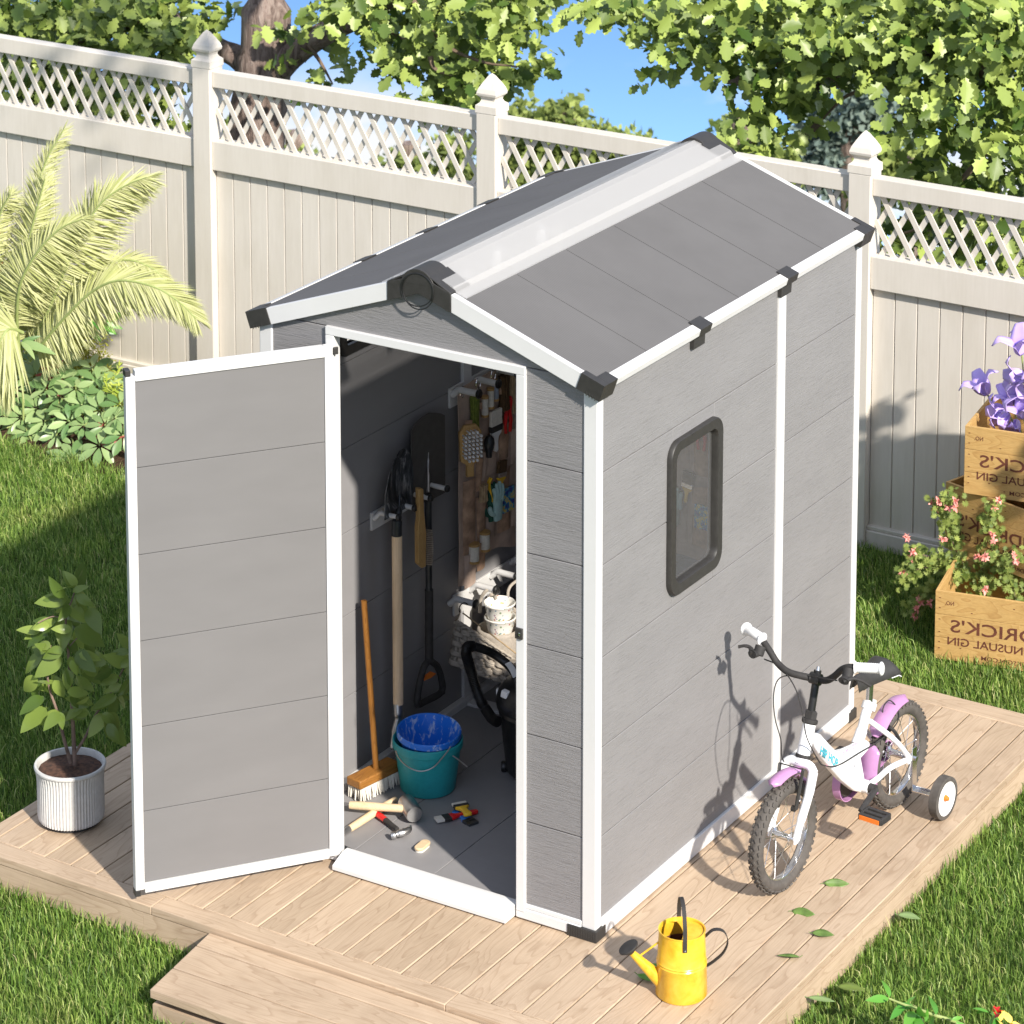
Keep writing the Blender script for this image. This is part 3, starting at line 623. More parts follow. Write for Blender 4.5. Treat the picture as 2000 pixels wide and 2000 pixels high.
# left wall (its inside shows) and back wall
VW = atx(667, 690, -1.225); VY0, VY1, VZ0, VZ1 = VW[1]+.02, VW[1]+.34, VW[2]+.02, VW[2]+.12
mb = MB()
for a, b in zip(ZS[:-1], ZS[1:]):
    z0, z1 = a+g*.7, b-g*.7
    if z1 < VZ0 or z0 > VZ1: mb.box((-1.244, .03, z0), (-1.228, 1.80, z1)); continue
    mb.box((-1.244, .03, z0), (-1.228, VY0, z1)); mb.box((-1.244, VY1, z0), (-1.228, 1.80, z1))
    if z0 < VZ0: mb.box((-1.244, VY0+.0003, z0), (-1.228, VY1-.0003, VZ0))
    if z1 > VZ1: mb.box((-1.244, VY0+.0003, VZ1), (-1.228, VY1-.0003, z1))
mb.build('side_wall', 'panel_in_brightened', shed, bevel=.001)
mb = MB()
for a, b in zip(ZS[:-1], ZS[1:]): mb.box((-1.22, 1.808, a+g), (-.03, 1.824, b-g))
mb.prism([(-1.22, 1.808, 1.8015), (-.03, 1.808, 1.8015), (-.625, 1.808, zr(-.625)-.02)], (0, .016, 0)); mb.build('rear_wall', 'panel_x', shed, bevel=.0012)
# front wall beside and above the door opening
mb = MB()
for xa, xb in ((-1.215, -.985), (-.257, -.045)):
    for a, b in zip(ZS[:-1], ZS[1:]): mb.box((xa, .006, a+g), (xb, .022, b-g))
mb.prism([(-1.225, .006, 1.8015), (-.025, .006, 1.8015), (-.025, .006, zr(-.025)-.012), (-.625, .006, zr(-.625)-.014), (-1.225, .006, zr(-1.225)-.012)], (0, .016, 0))
mb.build('front_wall', 'panel_x', shed, bevel=.0016)
# posts, rails, feet
for x0, x1, y0, y1 in ((-.050, 0, 0, .036), (-SW, -SW+.05, 0, .036), (-.050, 0, SL-.036, SL), (-SW, -SW+.05, SL-.036, SL)):
    mb = MB(); mb.box((x0, y0, .036), (x1, y1, 1.775)); mb.build('corner_post', 'white', shed, bevel=.004)
mb = MB(); mb.box((-.022, 1.194, .03), (.0025, 1.244, 1.775)); mb.build('middle_post', 'white', shed, bevel=.003)
mb = MB(); mb.box((-1.23, 1.160, .02), (-1.216, 1.214, 1.78)); mb.build('middle_post', 'white', shed, bevel=.002)
mb = MB(); mb.box((-.02, .0365, .004), (.004, 1.7935, .062)); mb.build('base_rail', 'white', shed, bevel=.003)
mb = MB(); mb.box((-1.228, .03, .018), (-1.200, 1.80, .046)); mb.build('base_rail', 'white', shed, bevel=.003)
mb = MB(); mb.box((-.286, -.004, .006), (-.0505, .02, .040)); mb.box((-.286, .0005, .040), (-.0505, .02, .056)); mb.build('base_rail', 'white', shed, bevel=.003)
mb = MB(); mb.box((-1.1995, -.004, .006), (-.955, .02, .056)); mb.build('base_rail', 'white', shed, bevel=.003)
for sx_, sy_ in ((0, 0), (1, 0), (0, 1), (1, 1)):
    mb = MB(); X = (lambda x: x) if not sx_ else (lambda x: -SW-x); Y = (lambda y: y) if not sy_ else (lambda y: SL-y)
    a, b = sorted((X(-.098), X(.007))), sorted((Y(-.007), Y(.052)))
    mb.box((a[0], b[0], .001), (a[1], b[1], .038))
    if not sy_:
        for i in range(17): mb.box((X(-.094+i*.006)-.0016, -.0085, .003), (X(-.094+i*.006)+.0016, -.0065, .036))
    mb.build('foot_cap', 'black', shed, bevel=.0015)
# floor
mb = MB(); fx = [-1.226, -.942, -.635, -.328, -.022]
for a, b in zip(fx[:-1], fx[1:]): mb.box((a+.0014, .024, .004), (b-.0014, 1.80, .020))
mb.build('floor_panel', 'floor', shed, bevel=.001)
mb = MB(); mb.box((-1.2, 1.150, .0205), (-.022, 1.208, .033)); mb.build('floor_rail', 'white', shed, bevel=.003)
# door opening
mb = MB(); mb.box((-.989, -.006, .03), (-.957, .03, 1.776)); mb.box((-.284, -.006, .03), (-.253, .03, 1.776)); mb.box((-.989, -.0065, 1.7762), (-.253, .03, 1.804)); mb.build('door_frame', 'white', shed, bevel=.002)
mb = MB(); mb.prism([(-.946, .03, .044), (-.946, .0, .044), (-.946, -.058, .020), (-.946, -.058, .005), (-.946, .03, .005)], (.655, 0, 0)); mb.build('threshold', 'white', shed, bevel=.002)
lt = MB(); lt.box((-.284, -.014, .930), (-.257, -.0066, .966)); lt = lt.build('latch', 'black', shed, bevel=.002)
mb = MB(); mb.box((-.268, -.019, .944), (-.262, -.0142, .954)); mb.build('latch_pin', 'chrome', lt, bevel=.001)
# door leaf
H = np.array([-.949, -.016, 0]); E_ = np.array([-1.353, -.553, 0]); DL = np.linalg.norm(E_-H); dd_ = (E_-H)/DL; dn = np.array([-dd_[1], dd_[0], 0])
if dn[0] < 0: dn = -dn
def dbox(mb, u0, u1, z0, z1, t0, t1):
    c = H+dd_*(u0+u1)/2+dn*(t0+t1)/2+np.array([0, 0, (z0+z1)/2]); return mb.obox(c, dd_*(u1-u0)/2, dn*(t1-t0)/2, (0, 0, (z1-z0)/2))
ZB, ZT = .030, 1.748
door = MB(); dbox(door, 0, .030, ZB+.006, ZT, -.030, 0); dbox(door, DL-.030, DL, ZB+.012, ZT-.016, -.030, 0); dbox(door, .0302, DL-.0302, ZT-.034, ZT, -.030, .001); dbox(door, .0302, DL-.0302, ZB, ZB+.032, -.030, .001)
door = door.build('door', 'white', shed, bevel=.002)
mb = MB(); zz_ = [ZB+.033]+[ZT-.035-.279-.283*k for k in range(4, -1, -1)]+[ZT-.035]
for a, b in zip(zz_[:-1], zz_[1:]): dbox(mb, .0305, DL-.0305, a+.001, b-.001, -.022, -.006)
mb.build('door_panel', 'panel_in', door, bevel=.001)
for z0, z1 in ((ZT-.0158, ZT+.004), (ZB-.008, ZB+.0118)):
    mb = MB(); dbox(mb, DL-.016, DL+.001, z0, z1, -.031, .001); mb.build('door_corner', 'black', door, bevel=.001)
    mb = MB(); dbox(mb, -.014, .004, z0-.012, z1-.008, -.004, .004); mb.build('hinge', 'black', door, bevel=.002)

# ---------------- roof
def mirx(poly): return [(-SW-p[0],)+tuple(p[1:]) for p in poly]
ry = [.001, .298, .601, .908, 1.214, 1.519, 1.829]
for side in (0, 1):
    mb = MB()
    for a, b in zip(ry[:-1], ry[1:]):
        poly = [(.004, a+.0018, zr(0)-.355*.004), (-.474, a+.0018, zr(-.474)), (-.474, a+.0018, zr(-.474)-.014), (.004, a+.0018, zr(0)-.355*.004-.014)]
        mb.prism(mirx(poly) if side else poly, (0, b-a-.0036, 0))
    poly = [(.0, .004, zr(0)-.0055), (-.47, .004, zr(-.47)-.0055), (-.47, .004, zr(-.47)-.018), (.0, .004, zr(0)-.018)]
    mb.prism(mirx(poly) if side else poly, (0, 1.82, 0))
    mb.build('roof_panel', 'roof', shed, smooth=False)
prof = [(-.470, .003), (-.505, .003), (-.517, .013), (-.600, .015), (-.6245, .013)]
top = [(x, 0, zr(x)+h) for x, h in prof]; top += mirx(top[::-1]); bot = [(p[0], 0, p[2]-.005) for p in top[::-1]]
mb = MB(); n = len(top); Y0, Y1 = .006, 1.824
for i in range(n-1):
    a, b = top[i], top[i+1]; mb.prism([(a[0], Y0, a[2]), (b[0], Y0, b[2]), (b[0], Y0, b[2]-.005), (a[0], Y0, a[2]-.005)], (0, Y1-Y0, 0))
mb.build('skylight', 'skylight', shed, smooth=False)
mb = MB()   # white ribs seen through the skylight
for y in (.35, .62): mb.box((-.59, y, 1.965), (-.575, y+.03, 2.012))
mb.build('skylight_bracket', 'white', shed)
# eave rails, fascia
for side in (0, 1):
    poly = [(.002, -.002, 1.8135), (.034, -.002, 1.8015), (.027, -.002, 1.779), (.006, -.002, 1.771), (-.008, -.002, 1.775)]
    mb = MB(); mb.prism(mirx(poly) if side else poly, (0, SL+.004, 0)); mb.build('eave_rail', 'white', shed, smooth=False, bevel=.002)
    for y0, y1 in ((-.0205, .0005), (SL-.0005, SL+.0205)):
        poly = [(-.040, y0, zr(-.040)+.0015), (-.508, y0, zr(-.508)+.0015), (-.508, y0, zr(-.508)-.056), (-.040, y0, zr(-.040)-.056)]
        mb = MB(); mb.prism(mirx(poly) if side else poly, (0, y1-y0, 0)); mb.build('fascia', 'white', shed, smooth=False, bevel=.0015)
    for fl in (0, 1):
        Y = (lambda y: y) if not fl else (lambda y: SL-y)
        mb = MB()
        p1 = [(.037, 0, 1.8030), (-.043, 0, 1.8312), (-.063, 0, 1.7785), (.018, 0, 1.7505)]
        p2 = [(.037, 0, 1.8030), (-.006, 0, 1.8182), (-.014, 0, 1.795), (-.012, 0, 1.758), (.018, 0, 1.7505)]
        for pl_, ya, yb in ((p1, -.0245, .003), (p2, .0032, .058)):
            pp = [(p[0], Y(ya), p[2]) for p in pl_]; pp = mirx(pp) if side else pp; mb.prism(pp, (0, Y(yb)-Y(ya), 0))
        if not fl:
            for i in range(4):
                q = (.004-.010*i, 0, 1.7555+.0035*i); qq = [(q[0]-.0014, -.0255, q[2]-.004), (q[0]+.0014, -.0255, q[2]-.004), (q[0]+.0014, -.0255, q[2]+.010), (q[0]-.0014, -.0255, q[2]+.010)]; mb.prism(mirx(qq) if side else qq, (0, .0015, 0))
        mb.build('roof_corner', 'black', shed, smooth=False, bevel=.0012)
    ycs = (.622, 1.228) if not side else (.62, 1.0, 1.4)
    for yc in ycs:
        mb = MB(); poly = [(-.010, yc-.037, 1.8205), (.037, yc-.037, 1.8035), (.029, yc-.037, 1.777), (.010, yc-.037, 1.770), (-.004, yc-.037, 1.775)]
        mb.prism(mirx(poly) if side else poly, (0, .074, 0)); poly = [(-.004, yc-.037, 1.732), (.009, yc-.037, 1.732), (.011, yc-.037, 1.7695), (-.004, yc-.037, 1.7695)]; mb.prism(mirx(poly) if side else poly, (0, .074, 0))
        mb.build('eave_clip', 'black', shed, smooth=False, bevel=.001)
# ridge caps
for fl in (0, 1):
    Y = (lambda y: y) if not fl else (lambda y: SL-y)
    mb = MB(); poly = [(-.742, 0, zr(-.742)+.004), (-.625, 0, zr(-.625)+.004), (-.508, 0, zr(-.508)+.004), (-.508, 0, zr(-.508)-.057), (-.625, 0, zr(-.625)-.057), (-.742, 0, zr(-.742)-.057)]
    ya, yb = Y(-.0235), Y(.004); mb.prism([(p[0], ya, p[2]) for p in poly], (0, yb-ya, 0))
    cxr, czr, rr = -.629, 1.990, .064; arc = [(cxr+rr*math.cos(a), czr+rr*math.sin(a)) for a in np.linspace(R_(12), R_(168), 22)]
    ya, yb = Y(-.0238), Y(.078); mb.prism([(x, ya, z) for x, z in arc], (0, yb-ya, 0))
    for sgn in (0, 1):
        xa, xb = -.508, -.590; pl_ = [(xa, zr(xa)+.006), (xb, zr(xb)+.019), (xb, zr(xb)+.0145), (xa, zr(xa)-.002)]
        ya, yb = Y(-.0232), Y(.088); pp = [(x, ya, z) for x, z in pl_]; mb.prism(mirx(pp) if sgn else pp, (0, yb-ya, 0))
    rc = mb.build('ridge_cap', 'black', shed, bevel=.0015, ang=30)
    if not fl:
        for (cx_, cz_, ra, rb, rot) in ((-.630, 1.988, .060, .052, .35), (-.626, 1.984, .056, .058, -.5)):
            mb = MB(); pts = []
            for a in np.linspace(0, 2*math.pi, 49): x, z = ra*math.cos(a), rb*math.sin(a); pts.append((cx_+x*math.cos(rot)-z*math.sin(rot), -.0245, cz_+x*math.sin(rot)+z*math.cos(rot)))
            mb.tube(pts, .0021, 8, cap=False); mb.build('vent_ring', 'blackgloss', rc)
# window on the right wall
def rrect(y0, y1, z0, z1, r, n=8):
    out = []
    for cy, cz, a0 in ((y1-r, z1-r, 0), (y0+r, z1-r, 90), (y0+r, z0+r, 180), (y1-r, z0+r, 270)):
        for k in range(n+1): a = R_(a0+90*k/n); out.append((cy+r*math.cos(a), cz+r*math.sin(a)))
    return out
def ring(mb, o, i, xo, xi, xm):
    """frame ring: outer loop o at depth xo (front), inner loop i, xm back depth"""
    n = len(o); L = [[(xm, y, z) for y, z in o], [(xo-.004, y, z) for y, z in o], [(xo, (y*.93+iy*.07), (z*.93+iz*.07)) for (y, z), (iy, iz) in zip(o, i)], [(xo-.002, (y*.12+iy*.88), (z*.12+iz*.88)) for (y, z), (iy, iz) in zip(o, i)], [(xo-.010, y, z) for y, z in i], [(xi, y, z) for y, z in i]]
    vs = [p for l in L for p in l]; fs = []
    for k in range(len(L)-1):
        for j in range(n): fs.append((k*n+j, k*n+(j+1) % n, (k+1)*n+(j+1) % n, (k+1)*n+j))
    for j in range(n): fs.append((5*n+j, 5*n+(j+1) % n, (j+1) % n, j))
    mb.add(vs, fs)
win = MB(); ring(win, rrect(.443, .788, .950, 1.462, .055), rrect(.484, .754, .990, 1.422, .032), .012, -.024, -.0058); win = win.build('window', 'black', shed, ang=45)
mb = MB(); mb.box((-.018, .483, .988), (-.014, .755, 1.424)); mb.build('pane', 'pane', win)
vw = MB()
ro = [(-1.2275, y, z) for y, z in rrect(VW[1]-.02, VY1+.03, VW[2]-.012, VZ1+.03, .03)]; ri = [(-1.2275, y, z) for y, z in rrect(VY0, VY1, VZ0, VZ1, .012)]
n = len(ro); vs = ro+[(p[0]+.014, p[1], p[2]) for p in ro]+[(p[0]+.012, p[1], p[2]) for p in ri]+[(p[0]-.02, p[1], p[2]) for p in ri]
vw.add(vs, [(k*n+j, k*n+(j+1) % n, (k+1)*n+(j+1) % n, (k+1)*n+j) for k in range(3) for j in range(n)]); vw = vw.build('vent_window', 'black', shed)
# ================================================================== things inside the shed
LW = -1.228
def A(a, b, x=-1.19): return atx(640+a/4.6, 640+b/4.6, x)
def B(a, b, x=-1.19): return atx(640+a/4.6, 1000+b/4.6, x)
def C_(a, b, z=.03): return atz(640+a/4.6, 1380+b/4.6, z)
def D_(a, b, x): return atx(850+a/9.66, 1130+b/9.66, x)
def hookrail(y0, y1, z0, z1, pegs, r, label, xe, zoff=0):
    o = thing('hook_rail', (LW, (y0+y1)/2, z0), label, 'hook rail', 'white hook rails on the inside wall')
    mb = MB(); mb.box((LW+.0004, y0, z0), (LW+.010, y1, z1)); mb.build('rail', 'white', o, bevel=.0015)
    for y, z in pegs:
        mb = MB(); mb.tube(catmull([(LW+.010, y-.004, z-.024), (LW+.022, y-.002, z-.012), (LW+.036, y, z), (xe-.05, y, z), (xe, y, z)], 5), r, 12); p = mb.build('peg', 'white', o)
        mb = MB(); mb.lathe([(.0003, -.004), (r*1.25, -.004), (r*1.55, 0), (r*1.5, .005), (r*1.1, .009), (.0003, .010)], (xe, y, z), (1, 0, 0), 16); mb.build('peg_cap', 'blackgloss', p)
    return o
hookrail(.585, 1.03, .870, .932, [(.600, .934), (.698, .934), (.797, .935), (.903, .934)], .0085, 'white hook rail holding the upside-down shovel and spade', -1.122)
hookrail(1.075, 1.72, 1.150, 1.222, [(1.063+.03, 1.219), (1.222, 1.217), (1.350, 1.216), (1.480, 1.216)], .0115, 'white hook rail holding up the brown canvas tool organizer', -1.112)
hookrail(1.10, 1.72, .372, .450, [(1.070, .455), (1.205, .458), (1.345, .458), (1.485, .458)], .0115, 'lower white hook rail above the wicker basket', -1.112)

# ---- shovel with pale wooden shaft, hung blade up
sh = thing('shovel', (-1.135, .59, .1), 'shovel with dark pointed blade up and pale wooden shaft, hung on the wall hooks', 'shovel')
bx = -1.155
outline = [A(x, y, bx) for x, y in ((505, 1730), (512, 1500), (545, 1330), (595, 1190), (640, 1110), (685, 1085), (725, 1120), (755, 1220), (764, 1330), (755, 1470), (748, 1590))]
outline = [np.array(p) for p in outline]; cen = sum(outline)/len(outline); mb = MB()
fr = [np.array((bx+.004, p[1], p[2])) for p in outline]; mid = [np.array((bx-.018, cen[1]+(p[1]-cen[1])*.55, cen[2]+(p[2]-cen[2])*.6)) for p in outline]
n = len(fr); vs = fr+mid+[np.array((bx-.024, cen[1], cen[2]))]+[p-np.array((.003, 0, 0)) for p in fr]
mb.add(vs, [(i, (i+1) % n, n+(i+1) % n, n+i) for i in range(n)]+[(n+i, n+(i+1) % n, 2*n) for i in range(n)]+[(i, (i+1) % n, 2*n+1+(i+1) % n, 2*n+1+i) for i in range(n)])
mb.build('blade', 'shovelblade', sh, ang=50)
x0 = -1.128
mb = MB(); q = [A(648, 1500, x0-.012), A(640, 1640, x0-.004), A(622, 1740, x0), A(620, 1865, x0)]; mb.tube(catmull(q, 4), [.004]*4+[.012]*4+[.0185]*5, 14); mb.build('socket', 'darksteel', sh)
ps, pe = A(622, 1866, x0), B(634, 1722, x0)
mb = MB(); mb.tube([ps+(pe-ps)*t for t in np.linspace(0, 1, 8)], .0180, 16); mb.build('shaft', 'handle_z', sh)
pg = B(634, 1722, x0); q = [pg, B(636, 1800, x0+.004), C_(640, 60, .14)*0+atx(640+640/4.6, 1380+90/4.6, x0+.004), atx(640+600/4.6, 1380+260/4.6, x0+.0), atx(640+585/4.6, 1380+380/4.6, x0+.01)]
mb = MB(); mb.tube(catmull(q, 5), [.0195]*5+[.0205]*5+[.0175]*5+[.013]*5+[.010], 14, flat=.8); mb.build('grip', 'steel', sh)

# ---- spade: black blade up, D-handle down
sp = thing('spade', (-1.13, .78, .2), 'spade with flat black blade up and black D-shaped grip with orange insert', 'spade')
bx = -1.19
ol = [A(x, y, bx) for x, y in ((745, 1600), (745, 915), (790, 850), (850, 795), (905, 765), (960, 762), (1010, 768), (1047, 785), (1050, 1480), (900, 1560))]
mb = MB(); mb.prism(ol, (.004, 0, 0)); mb.build('blade', 'spadeblack', sp, bevel=.0012)
x0 = -1.135
mb = MB(); mb.tube(catmull([A(905, 1120, bx+.004), A(902, 1250, bx+.008), A(900, 1480, x0-.012)], 5), [.002]*3+[.004]*4+[.006]*4, 10); mb.build('rib', 'steel', sp)
mb = MB(); mb.tube([A(904, 1495, x0), B(910, 700, x0)], .0120, 14); mb.build('shaft', 'darksteel', sp)
mb = MB(); mb.tube(catmull([B(911, 695, x0), B(911, 1000, x0), B(911, 1345, x0)], 4), .0148, 14)
lp = [B(911, 1330, x0), B(862, 1400, x0), B(822, 1560, x0), B(806, 1720, x0), B(880, 1700, x0), B(1020, 1618, x0), B(1022, 1500, x0), B(985, 1390, x0), B(925, 1335, x0)]
mb.tube(catmull(lp, 5), .0118, 12); mb.tube([B(800, 1735, x0), B(1035, 1615, x0)], .0105, 10); mb.build('handle', 'rubber', sp)
mb = MB(); mb.prism([B(870, 1515, x0+.004), B(895, 1465, x0+.004), B(935, 1435, x0+.004), B(975, 1452, x0+.004), B(930, 1490, x0+.004)], (-.008, 0, 0)); mb.build('insert', 'orange', sp)

# ---- hanging scrub brush
hb = thing('hand_brush', (-1.1, .72, .72), 'wooden hand brush with grey wire bristles hanging by a string from a hook', 'brush')
x0 = -1.100
ol = [B(820, -205, x0), B(862, -205, x0), B(868, 0, x0), B(888, 195, x0), B(884, 490, x0), B(850, 508, x0), B(815, 475, x0), B(812, 150, x0), B(822, 60, x0)]
mb = MB(); mb.prism(ol, (-.022, .010, 0)); mb.build('handle', 'brushwood', hb, bevel=.003)
mb = MB()
for i in range(19):
    z = 160+i*17
    for dx in (0, -.009):
        a = B(884, z, x0-.006+dx); b = B(936+9*math.sin(i/18*3.1), z+6, x0-.006+dx); mb.tube([a, b], .0027, 5)
mb.build('bristles', 'steel', hb)
mb = MB(); mb.tube(catmull([A(835, 1655, x0-.01), A(832, 1580, x0-.014), A(845, 1525, x0-.02), A(858, 1580, x0-.014), A(860, 1655, x0-.01)], 5), .0012, 6); mb.build('string', 'twine', hb)

# ---- canvas organizer on the left wall, and its twin on the rear wall behind the window
ox = -1.196
def organizer(o, P, nv, bare):
    """P(s,t) -> point, s along the width 0..1, t height 0..1; nv outward normal"""
    nv = np.array(nv, float); NS, NTT = 36, 40; mb = MB()
    def pt(s, t, off=0): return np.array(P(s, t))+nv*(off+.004*math.sin(9*s+2.3*t)*(1-t)+.0016*math.sin(25*s+11*t))
    bot = lambda s: .03*math.sin(7*s+1)+(.03 if s < .12 else 0)
    fr = [pt(i/NS, (bot(i/NS)*-1)*(1-j/NTT)+j/NTT*1.0, .002) for j in range(NTT+1) for i in range(NS+1)]; bk = [p-nv*.003 for p in fr]
    fs = []; m = (NS+1)*(NTT+1)
    for j in range(NTT):
        for i in range(NS):
            a = j*(NS+1)+i; fs.append((a, a+1, a+NS+2, a+NS+1)); fs.append((m+a, m+a+NS+1, m+a+NS+2, m+a+1))
    for j in range(NTT):
        for i in (0, NS): a = j*(NS+1)+i; fs.append((a, a+NS+1, m+a+NS+1, m+a))
    for i in range(NS):
        for j in (0, NTT): a = j*(NS+1)+i; fs.append((a, a+1, m+a+1, m+a))
    mb.add(fr+bk, fs); mb.build('backing', 'cloth', o, ang=60)
    pk = [(.055, .245, .10, .49), (.28, .42, .12, .36), (.27, .345, .40, .58), (.36, .43, .44, .60), (.44, .60, .45, .64), (.63, .78, .49, .68), (.44, .585, .10, .30), (.62, .80, .10, .27), (.62, .80, .33, .43),
          (.07, .25, -.08, .09), (.27, .42, -.03, .12), (.82, .95, .10, .30), (.82, .95, .44, .62)]
    for (s0, s1, t0, t1) in pk:
        mb = MB(); n = 8; w = s1-s0; L0 = []
        for j in range(n+1):
            for i in range(n+1):
                u, v = i/n, j/n; bul = .018*math.sin(math.pi*min(1, max(0, u)))**.6*(.35+.65*v)+.003
                L0.append(pt(s0+w*u, t0+(t1-t0)*v+.012*math.sin(3*u+s0*9)*v, bul))
        k = len(L0); L1 = [pt(s0+w*(i/n), t0+(t1-t0)*(j/n), .0025) for j in range(n+1) for i in range(n+1)]
        fs = [(j*(n+1)+i, j*(n+1)+i+1, (j+1)*(n+1)+i+1, (j+1)*(n+1)+i) for j in range(n) for i in range(n)]
        for j in range(n): fs += [(j*(n+1), (j+1)*(n+1), k+(j+1)*(n+1), k+j*(n+1)), (j*(n+1)+n, (j+1)*(n+1)+n, k+(j+1)*(n+1)+n, k+j*(n+1)+n)]
        for i in range(n): fs += [(i, i+1, k+i+1, k+i)]
        mb.add(L0+L1, fs); mb.build('pocket', 'leather' if (s0*97 % 1) < .45 else 'cloth', o, ang=60)
    for (s, t, w) in ((.19, .795, .10), (.36, .85, .02), (.44, .88, .02), (.525, .90, .02), (.65, .88, .09)):
        mb = MB(); c = [pt(s-w/2-.03+(w+.06)*q, t, .002+.024*math.sin(math.pi*q)) for q in np.linspace(0, 1, 9)]; mb.strip(c, np.array((0, 0, .012)), .0022); mb.build('loop', 'leather', o)
    for s in (.02, .27, .51, .75):
        mb = MB(); c = pt(s+.03, .975, .006); uu = np.array(P(1, 0))-np.array(P(0, 0)); uu /= np.linalg.norm(uu)
        mb.tube([c+uu*.015*math.cos(a)+np.array((0, 0, .020*math.sin(a))) for a in np.linspace(0, 2*math.pi, 17)], .0022, 6, cap=False); mb.build('grommet', 'chrome', o)
    return pt
OY0, OY1, OZ0, OZ1 = 1.092, 1.510, .530, 1.222
P1 = lambda s, t: (ox, OY0+(OY1-OY0)*s, OZ0+(OZ1-OZ0)*t)
og = thing('tool_organizer', (ox, (OY0+OY1)/2, OZ0), 'brown canvas tool organizer with many pockets hanging from the left inside wall', 'organizer', 'canvas tool organizers')
pt1 = organizer(og, P1, (1, 0, 0), 0)
# rear-wall twin: fitted to what shows in the window
rx0 = -.60-.70*.55; P2 = lambda s, t: (rx0+.55*s, 1.800, .452+(.692)*t)
og2 = thing('tool_organizer', (rx0+.27, 1.8, .45), 'brown canvas tool organizer on the rear wall, seen through the side window', 'organizer', 'canvas tool organizers')
pt2 = organizer(og2, P2, (0, -1, 0), 1)
def axis_of(pt): a = pt(.5, .5); b = pt(.6, .5); u = b-a; u = u/np.linalg.norm(u); return u
ZV = np.array((0, 0, 1.0))
def frame_of(pt, nv): u = axis_of(pt); u[2] = 0; u /= np.linalg.norm(u); return u, np.array(nv, float)
def it_plier(pt, nv, lab):
    u, n = frame_of(pt, nv); c = pt(.705, .685, .022); mb = MB()
    for s in (-1, 1): mb.tube(catmull([c+u*.012*s-ZV*.03, c+u*.016*s+ZV*.01, c+u*.010*s+ZV*.05, c+u*.016*s+ZV*.085, c+u*.013*s+ZV*.098], 4), [.006]*4+[.0075]*9+[.006]*4, 10)
    o = solo(mb, 'pliers', 'red', lab, 'pliers', 'red pliers in the organizers', loc=tuple(c))
    mb = MB(); mb.tube([c-u*.012+ZV*.082, c+u*.012+ZV*.082], .0025, 6); mb.build('spring', 'chrome', o)
def it_pbrush(pt, nv, s, t, size, hair, ferr, hand, lab, grp, tilt=0., name='paint_brush'):
    u, n = frame_of(pt, nv); c = pt(s, t, .020); up = ZV*math.cos(tilt)+u*math.sin(tilt); sd = u*math.cos(tilt)-ZV*math.sin(tilt); o = thing(name, c, lab, 'paint brush', grp)
    mb = MB(); mb.obox(c+up*size*1.10, sd*size*.52, n*.006, up*size*.5); mb.build('bristles', hair, o, bevel=.002)
    mb = MB(); mb.obox(c+up*size*.42, sd*size*.54, n*.0075, up*size*.19); mb.build('ferrule', ferr, o, bevel=.001)
    mb = MB(); pr_ = [(-.50, .24), (.50, .24), (.46, .05), (.20, -.15), (.14, -.5), (.17, -1.0), (0, -1.12), (-.17, -1.0), (-.14, -.5), (-.20, -.15), (-.46, .05)]
    mb.prism([c+sd*size*x+up*size*y-n*.005 for x, y in pr_], n*.010); mb.build('handle', hand, o, bevel=.002)
def it_glove(pt, nv, lab):
    u, n = frame_of(pt, nv); c = pt(.515, .285, .026); o = thing('work_gloves', c, lab, 'gloves', 'work gloves in the organizers')
    for k, (mt, off, du) in enumerate((('darkgreen', -.008, -.010), ('mint', .004, .004))):
        mb = MB(); q = c+n*off+u*du; mb.tube([q-ZV*.055, q-ZV*.02, q+ZV*.012, q+ZV*.02], [.024, .028, .028, .02], 14, flat=.4)
        for j, L in enumerate((.058, .072, .076, .062)):
            b = q+u*(-.021+.014*j)+ZV*.010; mb.tube(catmull([b, b+ZV*L*.55+n*.004, b+ZV*L+u*.003*(j-1.5)], 4), [.0075]*8+[.0050], 9)
        b = q-u*.022-ZV*.03; mb.tube(catmull([b, b-u*.018+ZV*.012, b-u*.026+ZV*.035], 4), [.009]*8+[.006], 9); mb.build('glove', mt, o, ang=70)
def it_packet(pt, nv, lab):
    u, n = frame_of(pt, nv); c = pt(.715, .275, .018); mb = MB(); mb.obox(c, u*.032, n*.003, ZV*.045); solo(mb, 'seed_packet', 'packet', lab, 'packet', 'printed packets in the organizers', loc=tuple(c))
for pt, nv, w in ((pt1, (1, 0, 0), 'in the left wall organizer'), (pt2, (0, -1, 0), 'in the rear organizer seen through the window')):
    it_plier(pt, nv, 'red handled pliers standing '+w)
    it_pbrush(pt, nv, .515, .665, .058, 'bristle', 'black', 'plasticwhite', 'wide pale brush with white handle, standing '+w, 'wide brushes in the organizers')
    it_pbrush(pt, nv, .600, .405, .044, 'brownhair', 'chrome', 'yellow', 'small brown bristled brush with yellow handle '+w, 'yellow brushes in the organizers', .12)
    it_glove(pt, nv, 'pale mint work gloves, fingers up, '+w)
    it_packet(pt, nv, 'blue and yellow printed packet '+w)
u, n = frame_of(pt1, (1, 0, 0))
c = pt1(.50, .37, .022); mb = MB(); mb.tube(catmull([c-u*.02+ZV*.05, c-u*.032+ZV*.028, c-u*.018-ZV*.03, c-ZV*.055, c+u*.018-ZV*.03, c+u*.030+ZV*.02], 5), [.008]*26, 10, flat=.6); solo(mb, 'scraper_handle', 'yellow', 'curved yellow scraper handle beside the small yellow brush', 'scraper', loc=tuple(c))
